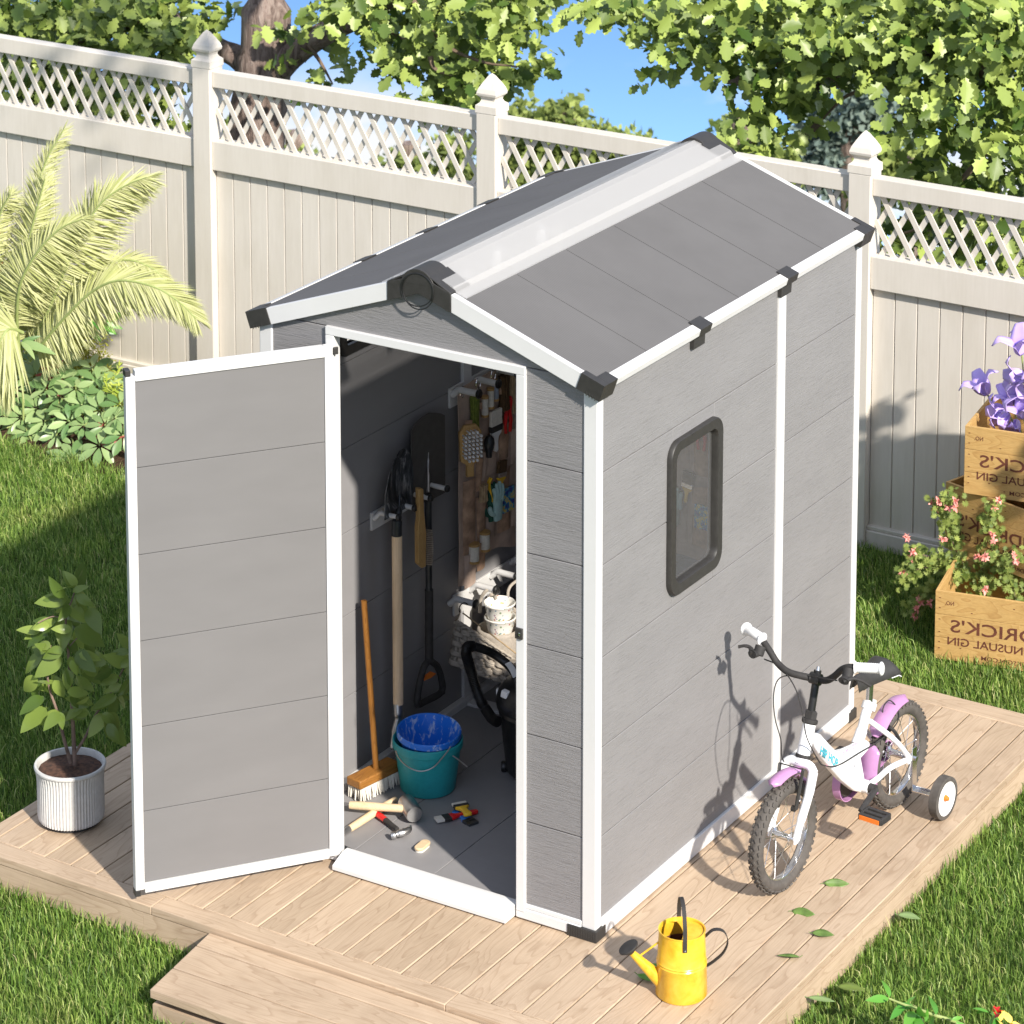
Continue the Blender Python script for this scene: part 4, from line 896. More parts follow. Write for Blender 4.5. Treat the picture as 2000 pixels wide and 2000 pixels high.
# scrub brush with white bristles
c = np.array((-1.135, 1.072, 1.040)); o = thing('scrub_brush', c, 'big wooden scrub brush with fat white bristles in the first organizer pocket', 'brush')
pr_ = [(-.036, -.060), (-.042, .045), (-.022, .070), (.022, .070), (.042, .045), (.036, -.060), (.014, -.075), (.014, -.12), (-.014, -.12), (-.014, -.075)]
nb = np.array((.80, -.60, 0)); ub = np.array((.60, .80, 0))
mb = MB(); mb.prism([c+ub*x+ZV*y-nb*.008 for x, y in pr_], nb*.016); mb.build('body', 'brushwood', o, bevel=.003)
mb = MB()
for i in range(5):
    for j in range(8):
        p = c+ub*(-.029+.0145*i)+ZV*(-.050+.0145*j)+nb*.008
        if abs(i-2) == 2 and j in (0, 7): continue
        mb.tube([p, p+nb*.018, p+nb*.028, p+nb*.034], [.0026, .0036, .0058, .0035], 8)
mb.build('bristles', 'plasticwhite', o)
def bundle(s, t0, t1, mat, n_, r, label, name, cat):
    c = pt1(s, (t0+t1)/2, .02); mb = MB()
    for k in range(n_):
        a = 2*math.pi*k/n_; off = u*math.cos(a)*r+n*math.sin(a)*r*.5
        mb.tube(catmull([pt1(s, t0, .018)+off*1.25, pt1(s, (t0+t1)/2, .018)+off*.85, pt1(s, t1, .018)+off*1.15], 5), r*.48, 6)
    solo(mb, name, mat, label, cat, loc=tuple(c))
bundle(.19, .70, .93, 'greenrope', 7, .014, 'bundle of olive green rope in a leather loop', 'rope_bundle', 'rope')
bundle(.66, .77, .96, 'brownhair', 8, .016, 'bundle of dark brown cord in the second leather loop', 'rope_bundle', 'rope')
bundle(.79, .73, .95, 'twine', 7, .013, 'bundle of pale twine at the right end of the loops', 'rope_bundle', 'rope')
bundle(.335, .34, .43, 'twine', 7, .013, 'bundle of orange brown twine in a lower pocket', 'rope_bundle', 'rope')
def spool(c, mat, label, h=.075, r=.0125):
    o = thing('thread_spool', c, label, 'spool', 'thread spools in the organizer'); c = np.array(c)
    mb = MB(); mb.lathe([(r*.95, -h*.45), (r, -h*.35), (r, h*.35), (r*.95, h*.45)], c, seg=18, cap=True); mb.build('thread', mat, o)
    mb = MB()
    for s in (-1, 1): mb = MB(); mb.lathe([(.0004, s*h*.45-.004), (r*1.12, s*h*.45-.004), (r*1.12, s*h*.45+.004), (.0004, s*h*.45+.004)], c, seg=18); mb.build('spool_end', 'brushwood', o)
spool(pt1(.36, .845, .018), 'thread', 'cream thread spool, left one of the loop row'); spool(pt1(.44, .875, .018), 'thread', 'cream thread spool, taller one in the middle of the loop row'); spool(pt1(.525, .90, .018), 'greythread', 'grey blue thread spool at the right of the loop row')
spool(pt1(.16, .10, .020), 'thread', 'white spool in the lowest left leather pocket', .07, .019); spool(pt1(.345, .125, .020), 'thread', 'white spool in the lowest pocket beside the gloves', .07, .019)
c = pt1(.385, .635, .030); mb = MB(); mb.lathe([(.0004, .036), (.010, .034), (.018, .022), (.020, .008), (.016, -.012), (.011, -.028), (.010, -.045), (.0004, -.046)], c, seg=18); solo(mb, 'bulb_tool', 'darksteel', 'dark bulb shaped hand tool beside the scrub brush', 'tool', loc=tuple(c))

# ---- wicker basket on the lower hooks, rope basket and floral pots
bq = {k: np.array(v) for k, v in dict(tl=(-1.185, 1.085, .385), tr=(-1.185, 1.56, .35)).items()}
bk = thing('wicker_basket', (-1.08, 1.3, .13), 'grey brown woven wicker basket hung from the lower hooks on a cord', 'basket')
by0, by1, bx0, bx1, bz0, bz1 = 1.02, 1.56, -1.20, -.93, .135, .335
def wv(mb, a, b, c_, d, rows, cols, r):
    """woven face between corners a(top start) b(top end) c_(bottom end) d(bottom start)"""
    a, b, c_, d = map(np.array, (a, b, c_, d)); nrm = np.cross(b-a, d-a); nrm = nrm/np.linalg.norm(nrm)
    for j in range(rows):
        for dv in (-.22, .22):
            v = (j+.5+dv)/rows; p0, p1 = a+(d-a)*v, b+(c_-b)*v; pts = []
            for k in range(cols*6+1): s = k/(cols*6); pts.append(p0+(p1-p0)*s+nrm*r*1.5*math.sin(math.pi*(k/6+j)))
            mb.tube(pts, r*.74, 6)
    for i in range(cols): s = (i+.5)/cols; mb.tube([a+(b-a)*s, d+(c_-d)*s], r*.9, 6)
ba, bd = D_(385, 850, -1.20), D_(285, 1590, -1.20); a0, d0 = D_(650, 1010, -1.13), D_(590, 1735, -1.13); b0, c0 = D_(1560, 1640, -.95), D_(1370, 1970, -.97)
ev = np.array((.02, .23, .015)); bb, bc, be, bf = b0+ev, c0+ev*.9, ba+np.array((0, .23, .015)), bd+np.array((0, .2, .01))
mb = MB(); wv(mb, a0, b0, c0, d0, 7, 5, .0098); mb.build('front_weave', 'wicker', bk)
mb = MB(); wv(mb, ba, a0, d0, bd, 8, 2, .0092); mb.build('side_weave', 'wicker', bk); mb = MB(); wv(mb, b0, bb, bc, c0, 7, 6, .0085); mb.build('side_weave', 'wicker', bk); mb = MB(); wv(mb, be, bb, bc, bf, 7, 9, .0085); mb.build('back_weave', 'wicker', bk)
mb = MB(); dn_ = np.array((0, 0, .006)); mb.add([d0, c0, bc, bf, d0-dn_, c0-dn_, bc-dn_, bf-dn_], [(0, 1, 2, 3), (7, 6, 5, 4), (0, 4, 5, 1), (1, 5, 6, 2), (2, 6, 7, 3), (3, 7, 4, 0)]); mb.build('bottom', 'wicker', bk)
mb = MB()
for ph in (0, 2.1, 4.2):
    for (p, q) in ((ba, a0), (a0, b0), (b0, bb), (bb, be)):
        L = np.linalg.norm(q-p); k = int(L/.005)+2; nrm = np.cross(q-p, ZV); nrm /= np.linalg.norm(nrm)
        mb.tube([p+(q-p)*i/k+nrm*.0062*math.cos(i*.42+ph)+ZV*(.006+.0062*math.sin(i*.42+ph)) for i in range(k+1)], .0052, 6)
mb.build('rim', 'wicker', bk)
def Dy(a, b, y): return aty(850+a/9.66, 1130+b/9.66, y)
hk = D_(470, 640, -1.13)
mb = MB(); mb.tube(catmull([hk, D_(455, 600, -1.13), D_(470, 510, -1.13), D_(550, 455, -1.13), D_(615, 490, -1.13)], 5), .0022, 7); mb.build('hook', 'black', bk)
mb = MB(); mb.tube(catmull([D_(520, 650, -1.13), D_(1000, 1010, -1.03), D_(1560, 1440, -.93)], 6), .0026, 6); mb.build('cord', 'twine', bk)
mb = MB(); mb.tube(catmull([hk, hk+(ba-hk)*.5, ba+ZV*.012], 3), .0018, 6); mb.build('cord', 'twine', bk)
RBY = float(max(a0[1], b0[1])+.10); rbp = Dy(1200, 960, RBY)
rc_ = np.array(rbp); ro_ = thing('rope_basket', rc_-ZV*.10, 'round beige rope basket with loop handle inside the wicker basket', 'basket')
mb = MB(); prof = [(.060, -.13)]+[(.066+.0015*(k % 2)+.012*min(1, k/12), -.13+.0085*k) for k in range(17)]+[(.074, .008), (.070, .010), (.066, -.05), (.058, -.12), (.0004, -.122)]
mb.lathe([(r*.98, h) for r, h in prof], rc_, seg=36); mb.build('body', 'ropecloth', ro_, ang=70)
mb = MB(); mb.tube(catmull([Dy(845, 640, RBY), Dy(860, 400, RBY), Dy(930, 260, RBY), Dy(1030, 200, RBY+.01), Dy(1110, 250, RBY+.02), Dy(1150, 380, RBY+.03)], 6), .0062, 9); mb.build('handle', 'ropecloth', ro_)
for zc_, lab, rr_ in ((Dy(1225, 735, RBY), 'white floral bowl, lower one of the pair in the rope basket', 1.0), (Dy(1215, 470, RBY), 'white floral bowl stacked on top in the rope basket', 1.0)):
    mb = MB(); c = np.array(zc_); mb.lathe([(.0004, -.052), (.043, -.050), (.048, -.03), (.0515, -.006), (.056, -.001), (.0575, .003), (.055, .007), (.051, .003), (.046, -.028), (.040, -.044), (.0004, -.045)], c, seg=36); solo(mb, 'floral_bowl', 'floral', lab, 'bowl', 'floral bowls in the rope basket', loc=tuple(c), ang=40)
# dark tote hanging at the right behind the bowls
c = D_(1470, 560, -1.12); mb = MB(); mb.prism([D_(1440, 400, -1.14), D_(1700, 300, -1.14), D_(1700, 1150, -1.14), D_(1480, 1000, -1.14)], (.05, .02, 0)); o = solo(mb, 'dark_bag', 'brownhair', 'dark brown bag hanging on the lower hooks at the jamb', 'bag', loc=tuple(c), bevel=.008)
mb = MB(); mb.tube(catmull([D_(1370, 350, -1.09), D_(1380, 230, -1.09), D_(1430, 130, -1.09), D_(1540, 40, -1.09)], 5), .0055, 8); mb.build('handle', 'ropecloth', o)

# ---- vacuum cleaner
vb = np.array(atz(1010, 1533, .02)); vd = np.array([.50, -.86, 0]); vc = np.array((-.715, .83, .02))
vac = thing('vacuum_cleaner', vc, 'black drum vacuum cleaner with ribbed hose, half hidden behind the door jamb', 'vacuum cleaner')
mb = MB(); mb.lathe([(.0004, .015), (.098, .017), (.104, .03), (.122, .20), (.127, .215), (.130, .235), (.124, .245), (.0004, .247)], vc, seg=48); mb.build('drum', 'blackgloss', vac)
mb = MB(); mb.lathe([(.124, .247), (.136, .252), (.139, .275), (.130, .305), (.105, .335), (.06, .352), (.0004, .356)], vc, seg=48); mb.build('head', 'blackgloss', vac)
mb = MB(); mb.obox(vc+np.array((-.125, -.045, .285)), (.004, -.008, 0), (.006, .003, 0), (0, 0, .012)); mb.build('catch', 'plasticwhite', vac, bevel=.002); mb = MB(); mb.obox(vc+np.array((-.060, -.105, .318)), (.014, -.004, 0), (.003, .006, .002), (0, .004, .010)); mb.build('catch', 'plasticwhite', vac, bevel=.002)
for a in (200, 300, 60, 130):
    p = vc+np.array((math.cos(R_(a))*.112, math.sin(R_(a))*.112, .018)); mb = MB(); mb.lathe([(.0004, -.011), (.016, -.011), (.019, -.006), (.019, .006), (.016, .011), (.0004, .011)], p, (.8, .5, 0), 16); mb.build('caster', 'blackgloss', vac)
def Vp(a, b, x): return atx(880+a/6.9, 1280+b/6.9, x)
hp = catmull([D_(1560, 1950, -.78), D_(1480, 1760, -.80), D_(1330, 1590, -.84), D_(1100, 1420, -.88), D_(900, 1330, -.90), D_(720, 1280, -.92), D_(610, 1290, -.93), D_(585, 1400, -.93), D_(620, 1560, -.93), D_(680, 1750, -.92), Vp(345, 450, -.90), Vp(400, 600, -.88), Vp(470, 720, -.86), Vp(560, 850, -.82), Vp(640, 900, -.79)], 14)
cut = int(len(hp)*.36)
mb = MB(); mb.tube(hp[:cut+2], .0150, 14); mb.build('wand', 'blackgloss', vac)
mb = MB(); q = hp[cut:]; q2 = catmull(q, 3); mb.tube(q2, [.0165+.0022*(1 if (i//2) % 2 else -1) for i in range(len(q2))], 14); mb.build('hose', 'blackgloss', vac, ang=20)
mb = MB(); mb.strip(catmull([D_(1370, 1590, -.80), D_(1450, 1700, -.79), D_(1520, 1850, -.78)], 4), np.array((.007, .007, .004)), .006); mb.build('grip', 'plasticwhite', vac, bevel=.001)

# ---- broom
br = thing('broom', (-1.12, .44, .02), 'wooden push broom with pale bristles leaning on the left inside wall', 'broom')
h0, h1 = C_(165, 690, .075)*0+atz(640+230/4.6, 1380+690/4.6, .083), atz(640+600/4.6, 1380+510/4.6, .083)
ax_ = h1-h0; L = np.linalg.norm(ax_); ax_ /= L; sd_ = np.cross(ZV, ax_); hc = (h0+h1)/2
mb = MB(); mb.obox(hc, ax_*L/2, sd_*.033, ZV*.0155); mb.build('head', 'broomhead', br, bevel=.005)
mb = MB()
for i in range(26):
    for j in range(6):
        p = hc+ax_*(-L/2+.008+(L-.016)*i/25)+sd_*(-.027+.0108*j)-ZV*.014
        q = p+ax_*RNG.uniform(-.006, .006)+sd_*((j-2.5)*.0028+RNG.uniform(-.003, .003)); q[2] = .0205+RNG.uniform(0, .006); mb.tube([p, (p+q)/2+sd_*RNG.uniform(-.001, .001), q], [.0034, .0036, .0022], 5)
mb.build('bristles', 'bristle', br)
mb = MB(); st = hc+ZV*.012+ax_*.01; en = B(325, 795, -1.185); mb.tube([st+(en-st)*t for t in np.linspace(0, 1, 8)], .0105, 12); mb.build('stick', 'broomwood', br)

# ---- buckets
bc0 = np.array(atz(640+925/4.6, 1380+830/4.6, .0205))+np.array((-.055, .068, 0))
bu = thing('bucket', bc0, 'scuffed teal plastic bucket with wire handle on the shed floor', 'bucket')
BK = .88
mb = MB(); mb.lathe([(r*BK, h*BK) for r, h in [(.0004, .001), (.103, .002), (.106, .006), (.127, .168), (.134, .172), (.136, .178), (.136, .200), (.131, .204), (.127, .200), (.124, .17), (.100, .010), (.0004, .009)]], bc0, seg=56); mb.build('body', 'tealworn', bu, ang=40)
cdv = np.array((CAM[0]-bc0[0], CAM[1]-bc0[1], 0)); cdv /= np.linalg.norm(cdv)
hpts = [atp(640+a/4.6, 1380+b/4.6, bc0+cdv*.123, cdv) for a, b in ((612, 395), (640, 460), (700, 525), (780, 570), (860, 580), (950, 545), (1030, 460), (1085, 390), (1100, 360))]
mb = MB(); mb.tube(catmull(hpts, 5), .0024, 8); mb.build('handle', 'steel', bu); mb = MB(); q = [atp(640+a/4.6, 1380+b/4.6, bc0+cdv*.08, cdv) for a, b in ((1095, 420), (1180, 480), (1255, 540))]; mb.tube(q, .0026, 8); mb.build('handle', 'steel', bu)
tb = np.array(bc0)+np.array((.003, .002, .166))
mb = MB(); axt = (.06, -.05, 1.0); mb.lathe([(r*BK, h*BK) for r, h in [(.0004, -.085), (.085, -.082), (.112, .018), (.120, .022), (.1245, .026), (.1245, .046), (.121, .050), (.116, .047), (.107, .015), (.082, -.070), (.0004, -.072)]], tb, axt, 56); solo(mb, 'basin', 'splat', 'blue paint-splashed tub sitting in the teal bucket', 'tub', loc=tuple(tb), ang=40)

# ---- tools on the floor
def ln(a, b, z): return C_(a, b, z)
ml = thing('mallet', ln(600, 900, .03), 'mallet with pale wooden handle and round metal head, on top of the other tools', 'mallet')
mb = MB(); a, b = ln(700, 850, .062), ln(782, 975, .055); d = (b-a)/np.linalg.norm(b-a); mb.lathe([(.0004, 0), (.0265, .001), (.029, .006), (.029, np.linalg.norm(b-a)-.006), (.0265, np.linalg.norm(b-a)-.001), (.0004, np.linalg.norm(b-a))], a, d, 28); mb.build('head', 'steel', ml)
mb = MB(); a, b = ln(200, 885, .052), ln(702, 918, .060); mb.tube([a+(b-a)*t for t in np.linspace(0, 1, 6)], [.0128, .0145, .0140, .0135, .0135, .0130], 14); mb.build('handle', 'handle_x', ml)
mb = MB(); c = ln(205, 885, .052); mb.tube([c, c-(b-a)/np.linalg.norm(b-a)*.05], .0018, 6); mb.tube([c+ZV*.006, c-(b-a)/np.linalg.norm(b-a)*.05+ZV*.006], .0018, 6); mb.build('hanger', 'chrome', ml)
o = thing('hand_rake', ln(400, 970, .02), 'hand tool with pale wooden handle and grey socket lying under the mallet', 'hand tool')
mb = MB(); a, b = ln(610, 832, .036), ln(190, 1102, .034); mb.tube([a+(b-a)*t for t in np.linspace(0, 1, 6)], [.009, .0125, .0125, .013, .013, .012], 14); mb.build('handle', 'handle_x', o)
mb = MB(); d = (b-a)/np.linalg.norm(b-a); mb.tube([b, b+d*.03, b+d*.06, b+d*.12+np.array((0, -.01, -.008))], [.0125, .0105, .009, .006], 12); mb.build('socket', 'steel', o)
o = thing('claw_hammer', ln(600, 1070, .02), 'claw hammer with red and black handle on the sunlit floor', 'hammer')
mb = MB(); a, b = ln(440, 960, .033), ln(520, 1020, .033); mb.tube([a, (a+b)/2, b], [.0105, .012, .0105], 12, flat=.8); mb.build('grip', 'red', o)
mb = MB(); a, b = b, ln(625, 1100, .036); mb.tube([a, (a+b)/2, b], [.0105, .0085, .008], 12, flat=.8); mb.build('handle', 'rubber', o)
mb = MB(); pts = catmull([ln(575, 1160, .036), ln(605, 1155, .038), ln(640, 1142, .040), ln(690, 1130, .042), ln(730, 1105, .044), ln(745, 1068, .050)], 5); k = len(pts)
mb.tube(pts, [.013]*5+[.0125, .009, .009, .010, .011]+[.0125]*5+[.0115]*5+list(np.linspace(.011, .0035, k-20)), 14); mb.build('head', 'steel', o)
o = thing('nail_brush', ln(850, 1240, .02), 'little oval pale wooden brush lying on the sunlit floor', 'brush')
a, b = ln(893, 1205, .034), ln(808, 1278, .034); ax_ = (b-a); L = np.linalg.norm(ax_); ax_ /= L; sd_ = np.cross(ZV, ax_); hc = (a+b)/2-ZV*.004
ov = lambda z, k_: [hc+ax_*(L/2*.62*s+.016*math.cos(t))*k_+sd_*.017*math.sin(t)*k_+ZV*z for s, rng in ((1, np.linspace(-math.pi/2, math.pi/2, 9)), (-1, np.linspace(math.pi/2, 3*math.pi/2, 9))) for t in rng]
mb = MB(); mb.prism(ov(-.003, 1), ZV*.010); mb.build('body', 'handle_x', o, bevel=.003)
mb = MB(); mb.prism(ov(-.0095, .90), ZV*.0062); mb.build('bristles', 'bristle', o)
def fbrush(name, a, b, zc_, w, L0, mats, label, cat):
    a, b = ln(*a, zc_), ln(*b, zc_); d = (b-a); L = np.linalg.norm(d); d /= L; s = np.cross(ZV, d); o = thing(name, (a+b)/2, label, cat)
    mb = MB(); mb.obox(a+d*L*.09, d*L*.09, s*w*.5, ZV*.004); mb.build('bristles', mats[0], o, bevel=.001)
    mb = MB(); mb.obox(a+d*L*.26, d*L*.085, s*w*.52, ZV*.0055); mb.build('ferrule', mats[1], o, bevel=.001)
    mb = MB(); pr_ = [(.34, .5), (.42, .42), (.50, .22), (.7, .20), (.95, .30), (1, .12)]; P_ = [a+d*L*t+s*w*q-ZV*.006 for t, q in pr_]+[a+d*L*t-s*w*q-ZV*.006 for t, q in pr_[::-1]]; mb.prism(P_, ZV*.012); mb.build('handle', mats[2], o, bevel=.003)
fbrush('paint_brush', (970, 1018), (1350, 940), .030, .034, 0, ('bristle', 'black', 'red'), 'paint brush with red handle crossing two other brushes on the floor', 'paint brush')
fbrush('paint_brush', (1175, 865), (1265, 975), .042, .050, 0, ('bristle', 'black', 'yellow'), 'short brush with yellow handle on top of the red brush', 'paint brush')
fbrush('putty_knife', (1315, 1055), (1130, 945), .0245, .040, 0, ('darksteel', 'darksteel', 'blueplastic'), 'blue handled putty knife under the red brush', 'putty knife')
o = MB(); a, b, c = ln(120, 1240, .026), ln(245, 1300, .024), ln(120, 1285, .023); o.prism([a, b, c], ZV*.004); solo(o, 'trowel_blade', 'darksteel', 'pointed grey trowel tip poking out just behind the left door jamb', 'trowel', loc=tuple(b))
# ================================================================== bicycle
BF, BR_ = np.array((.339, .598, 0)), np.array((.405, 1.310, 0))
bt = (BR_-BF)/np.linalg.norm(BR_-BF); bn = np.array((bt[1], -bt[0], 0)); WB = np.linalg.norm(BR_-BF)
WR = .181
def bp(a, b, off=0): return atp(1340+a/3.22, 1180+b/3.22, BF+bn*off, bn)
bike = thing('bicycle', (BF+BR_)/2, "white and lilac child's bicycle with training wheels standing by the shed wall", 'bicycle')
UZ = np.array((0, 0, 1.0))
def wheel(c, name):
    w = thing(name, c, None, None); w.parent = bike; w.location = Vector(c)-origin(bike)
    def P(a, r, o=0): return c+(bt*math.cos(a)+UZ*math.sin(a))*r+bn*o
    mb = MB(); NS, ns = 96, 14; r0 = .0225; vs = []; fs = []
    for i in range(NS):
        a = 2*math.pi*i/NS
        for k in range(ns): b = 2*math.pi*k/ns; vs.append(P(a, WR-r0-.003+r0*math.cos(b), r0*1.02*math.sin(b)))
    fs = [(i*ns+k, i*ns+(k+1) % ns, ((i+1) % NS)*ns+(k+1) % ns, ((i+1) % NS)*ns+k) for i in range(NS) for k in range(ns)]
    mb.add(vs, fs)
    NK = 46
    for i in range(NK):
        a = 2*math.pi*i/NK
        for o_, tw, da in ((-.0175, .3, 0), (.0175, -.3, .5), (-.0065, .5, .25), (.0065, -.5, .75)):
            aa = a+da*2*math.pi/NK; ang = math.asin(max(-1, min(1, o_/(r0*1.02)))); rr = WR-r0-.003+r0*math.cos(ang)
            rad = bt*math.cos(aa)+UZ*math.sin(aa); tan = -bt*math.sin(aa)+UZ*math.cos(aa); nd = rad*math.cos(ang)+bn*math.sin(ang); sd = np.cross(tan, nd)
            t2 = tan*math.cos(tw)+sd*math.sin(tw); s2 = np.cross(t2, nd); mb.obox(c+rad*rr+bn*o_+nd*.0008, t2*.0068, s2*.0028, nd*.0034)
    mb.build('tyre', 'tyre', w, ang=45)
    mb = MB(); prof = [(WR-.047, -.011), (WR-.040, -.0125), (WR-.036, -.0125), (WR-.0375, .0), (WR-.036, .0125), (WR-.040, .0125), (WR-.047, .011), (WR-.050, 0), (WR-.047, -.011)]
    mb.lathe([(r, h) for r, h in prof], c, bn, 72); mb.build('rim', 'chrome', w)
    mb = MB(); mb.lathe([(.0004, -.045), (.006, -.045), (.006, -.034), (.021, -.033), (.021, -.029), (.012, -.024), (.011, .024), (.021, .029), (.021, .033), (.006, .034), (.006, .045), (.0004, .045)], c, bn, 24); mb.build('hub', 'chrome', w)
    mb = MB()
    for i in range(20):
        s = 1 if i % 2 else -1; a = 2*math.pi*i/20; off = .75*(1 if (i//2) % 2 else -1); mb.tube([P(a+off, .020, .031*s), P(a, WR-.046, .002*s)], .0011, 5)
    mb.build('spokes', 'chrome', w); return w
FH, RH = BF+UZ*WR, BR_+UZ*WR
wheel(FH, 'front_wheel'); wheel(RH, 'rear_wheel')
# frame
HT, HB = bp(778, 735), bp(735, 955); BB = bp(1095, 1135); ST = bp(1150, 640); BEND = bp(1085, 850); VJ = bp(905, 925)
mb = MB()
mb.tube(catmull([bp(1075, 880), BEND, bp(1108, 780), bp(1130, 690), ST], 5), [.020]*5+[.019]*5+[.0165]*11, 18)
mb.tube([bp(1068, 960), BB+UZ*.01], .0150, 14)
mb.tube([BB-bn*.036, BB+bn*.036], .0215, 20)
tubes = mb; mb = MB()
for s in (-1, 1):
    e = RH+bn*.052*s-bt*.004
    mb.tube(catmull([BB+bn*.022*s, BB+bt*.05+UZ*.010+bn*.034*s, BB+(e-BB)*.55+bn*.010*s+UZ*.012, e], 6), .0098, 12)
    sj = bp(1140, 730); mb.tube(catmull([sj+bn*.010*s, sj+(e-sj)*.45+bn*.030*s, e], 6), .0092, 12)
    mb.obox(e, bt*.016, bn*.003, UZ*.014)
stays = mb; frame = tubes.build('frame', 'paintwhite', bike, ang=60); ht_ = MB(); ht_.tube([HT, HB], .0215, 20); ht_.build('head_tube', 'paintwhite', frame, ang=60); stays.build('stay', 'paintwhite', frame, ang=60)
mb = MB(); mb.prism([bp(a, b, -.016) for a, b in ((762, 850), (795, 798), (850, 860), (905, 917), (960, 905), (1020, 880), (1078, 835), (1112, 855), (1098, 905), (1045, 962), (1010, 1000), (1040, 1060), (1070, 1085), (1122, 1110), (1112, 1165), (1080, 1178), (1010, 1160), (930, 1095), (850, 1005), (795, 935), (768, 890))], bn*.032); mb.build('down_tube', 'paintwhite', frame, bevel=.009, seg=3, ang=50)
mb = MB(); mb.lathe([(.024, -.012), (.024, .012), (.0175, .013), (.0175, -.013)], ST, (ST-BEND)/np.linalg.norm(ST-BEND), 20, cap=True); mb.obox(ST+bt*.024, bt*.010, bn*.008, UZ*.010); mb.build('seat_clamp', 'paintwhite', frame)
# lettering on the frame
uu = (bp(940, 1005)-bp(845, 930)); vv = UZ
def shift_out(p, d): return p+bn*d
tr_ = bp(950, 1000, .0163)-bp(845, 915, .0163)
for off, mt, bold in ((.0166, 'black', .030), (.0182, 'cyan', .0)):
    text_mesh('HIP HOP', .031, mt, 'lettering', frame, bp(845, 945, off), tr_, UZ+bt*.1, width=np.linalg.norm(tr_)*1.04, bold=bold)
text_mesh('HOT', .010, 'pinkink', 'lettering', frame, bp(880, 1020, .0166), tr_, UZ)
tr2 = bp(1085, 880, .0163)-bp(985, 945, .0163); text_mesh('AMIGO', .020, 'pinkink', 'lettering', frame, bp(983, 965, .0166), tr2, UZ, width=np.linalg.norm(tr2)*1.0)
# fork
mb = MB(); cr_ = bp(715, 1010); ax = (HT-HB)/np.linalg.norm(HT-HB); mb.tube([HB, cr_], .0195, 18)
mb.tube(catmull([cr_-bn*.055-ax*.012, cr_-bn*.035+ax*.006, cr_+ax*.008, cr_+bn*.035+ax*.006, cr_+bn*.055-ax*.012], 4), .0150, 14)
for s in (-1, 1):
    a = cr_+bn*.052*s-ax*.008; e = FH+bn*.048*s; mb.tube(catmull([a, a+(e-a)*.35+bn*.004*s, a+(e-a)*.75, e-UZ*.004], 6), [.0158]*6+[.0145]*6+[.012]*6+[.0095], 14); mb.obox(e, bt*.009, bn*.003, UZ*.012)
fork = mb.build('fork', 'paintwhite', bike, ang=60)
mb = MB(); mb.lathe([(.0225, -.008), (.026, -.004), (.026, .006), (.0225, .008)], HT, ax, 24, cap=True); mb.build('headset', 'rubber', bike); mb = MB(); mb.lathe([(.021, .0085), (.021, .030), (.016, .034)], HT, ax, 6, cap=True); mb.build('headset_nut', 'rubber', bike); mb = MB(); mb.lathe([(.0235, -.005), (.0245, 0), (.0235, .006)], HB, ax, 24, cap=True); mb.build('headset', 'rubber', bike)
QT = bp(828, 415); mb = MB(); mb.tube([HT, QT], .0125, 16); cl = bp(815, 468); mb.tube([cl-bn*.018, cl+bn*.018], .0190, 16); mb.build('stem', 'blackgloss', bike)
mb = MB(); mb.lathe([(.0004, .012), (.006, .012), (.008, 0), (.012, -.002), (.0004, -.002)], QT, ax, 12); mb.build('stem_bolt', 'chrome', bike)
hb_ = [bp(490, 240, -.185), bp(530, 300, -.155), bp(575, 370, -.125), bp(640, 425, -.080), bp(730, 452, -.035), cl, bp(880, 480, .040), bp(930, 455, .075), bp(975, 415, .110), bp(1015, 398, .140), bp(1060, 397, .165)]
mb = MB(); mb.tube(catmull(hb_, 5), .0112, 14); mb.build('handlebar', 'rubber', bike)
for (a, b, c) in ((bp(480, 218, -.190), bp(425, 182, -.230), bp(370, 152, -.278)), (bp(1058, 397, .163), bp(1150, 402, .205), bp(1245, 407, .250))):
    mb = MB(); q = catmull([a, b, c], 14); k = len(q); rr = [.0205, .0205, .0165]+[.0152+.0010*(i % 2) for i in range(k-9)]+[.0158, .018, .0215, .022, .019, .012]; mb.tube(q, rr, 16); mb.build('grip', 'plasticwhite', bike, ang=70)
for pts, cabs, s in (((bp(470, 265, -.178), bp(455, 310, -.178), bp(415, 315, -.185), bp(405, 275, -.205), bp(370, 262, -.225), bp(330, 268, -.245)), (bp(490, 345, -.178), bp(570, 380, -.14), bp(640, 450, -.07), bp(700, 560, -.02), bp(735, 700, .01), bp(760, 840, .035), bp(830, 978, .03), bp(870, 1015, .035), bp(960, 1012, .03), bp(1100, 930, .03), bp(1230, 850, .035), bp(1330, 740, .03), bp(1330, 660, .02), bp(1280, 605, 0), bp(1240, 650, -.01), bp(1240, 720, 0)), 0),
                     ((bp(1025, 405, .150), bp(1015, 450, .152), bp(990, 485, .155), bp(1045, 468, .175), bp(1100, 480, .195), bp(1160, 515, .215)), (bp(950, 480, .125), bp(880, 470, .08), bp(760, 450, -.02), bp(640, 448, -.075), bp(575, 480, -.09), bp(550, 580, -.08), bp(560, 720, -.05), bp(595, 850, -.03), bp(600, 950, -.04), bp(615, 990, -.045)), 1)):
    lv = MB(); lv.tube(catmull(pts[2:], 5), [.0085]*5+[.0065]*5+[.0058]*5+[.0066], 10, flat=.8); lv.tube([pts[0], pts[0]+(pts[1]-pts[0])*1.2], .0175, 14); lv.tube([pts[1], pts[2]], [.012, .019], 12, flat=.7); lv = lv.build('brake_lever', 'rubber', bike, ang=60)
    mb = MB(); mb.tube(catmull(cabs, 6), .0022, 6); mb.build('brake_cable', 'rubber', lv)
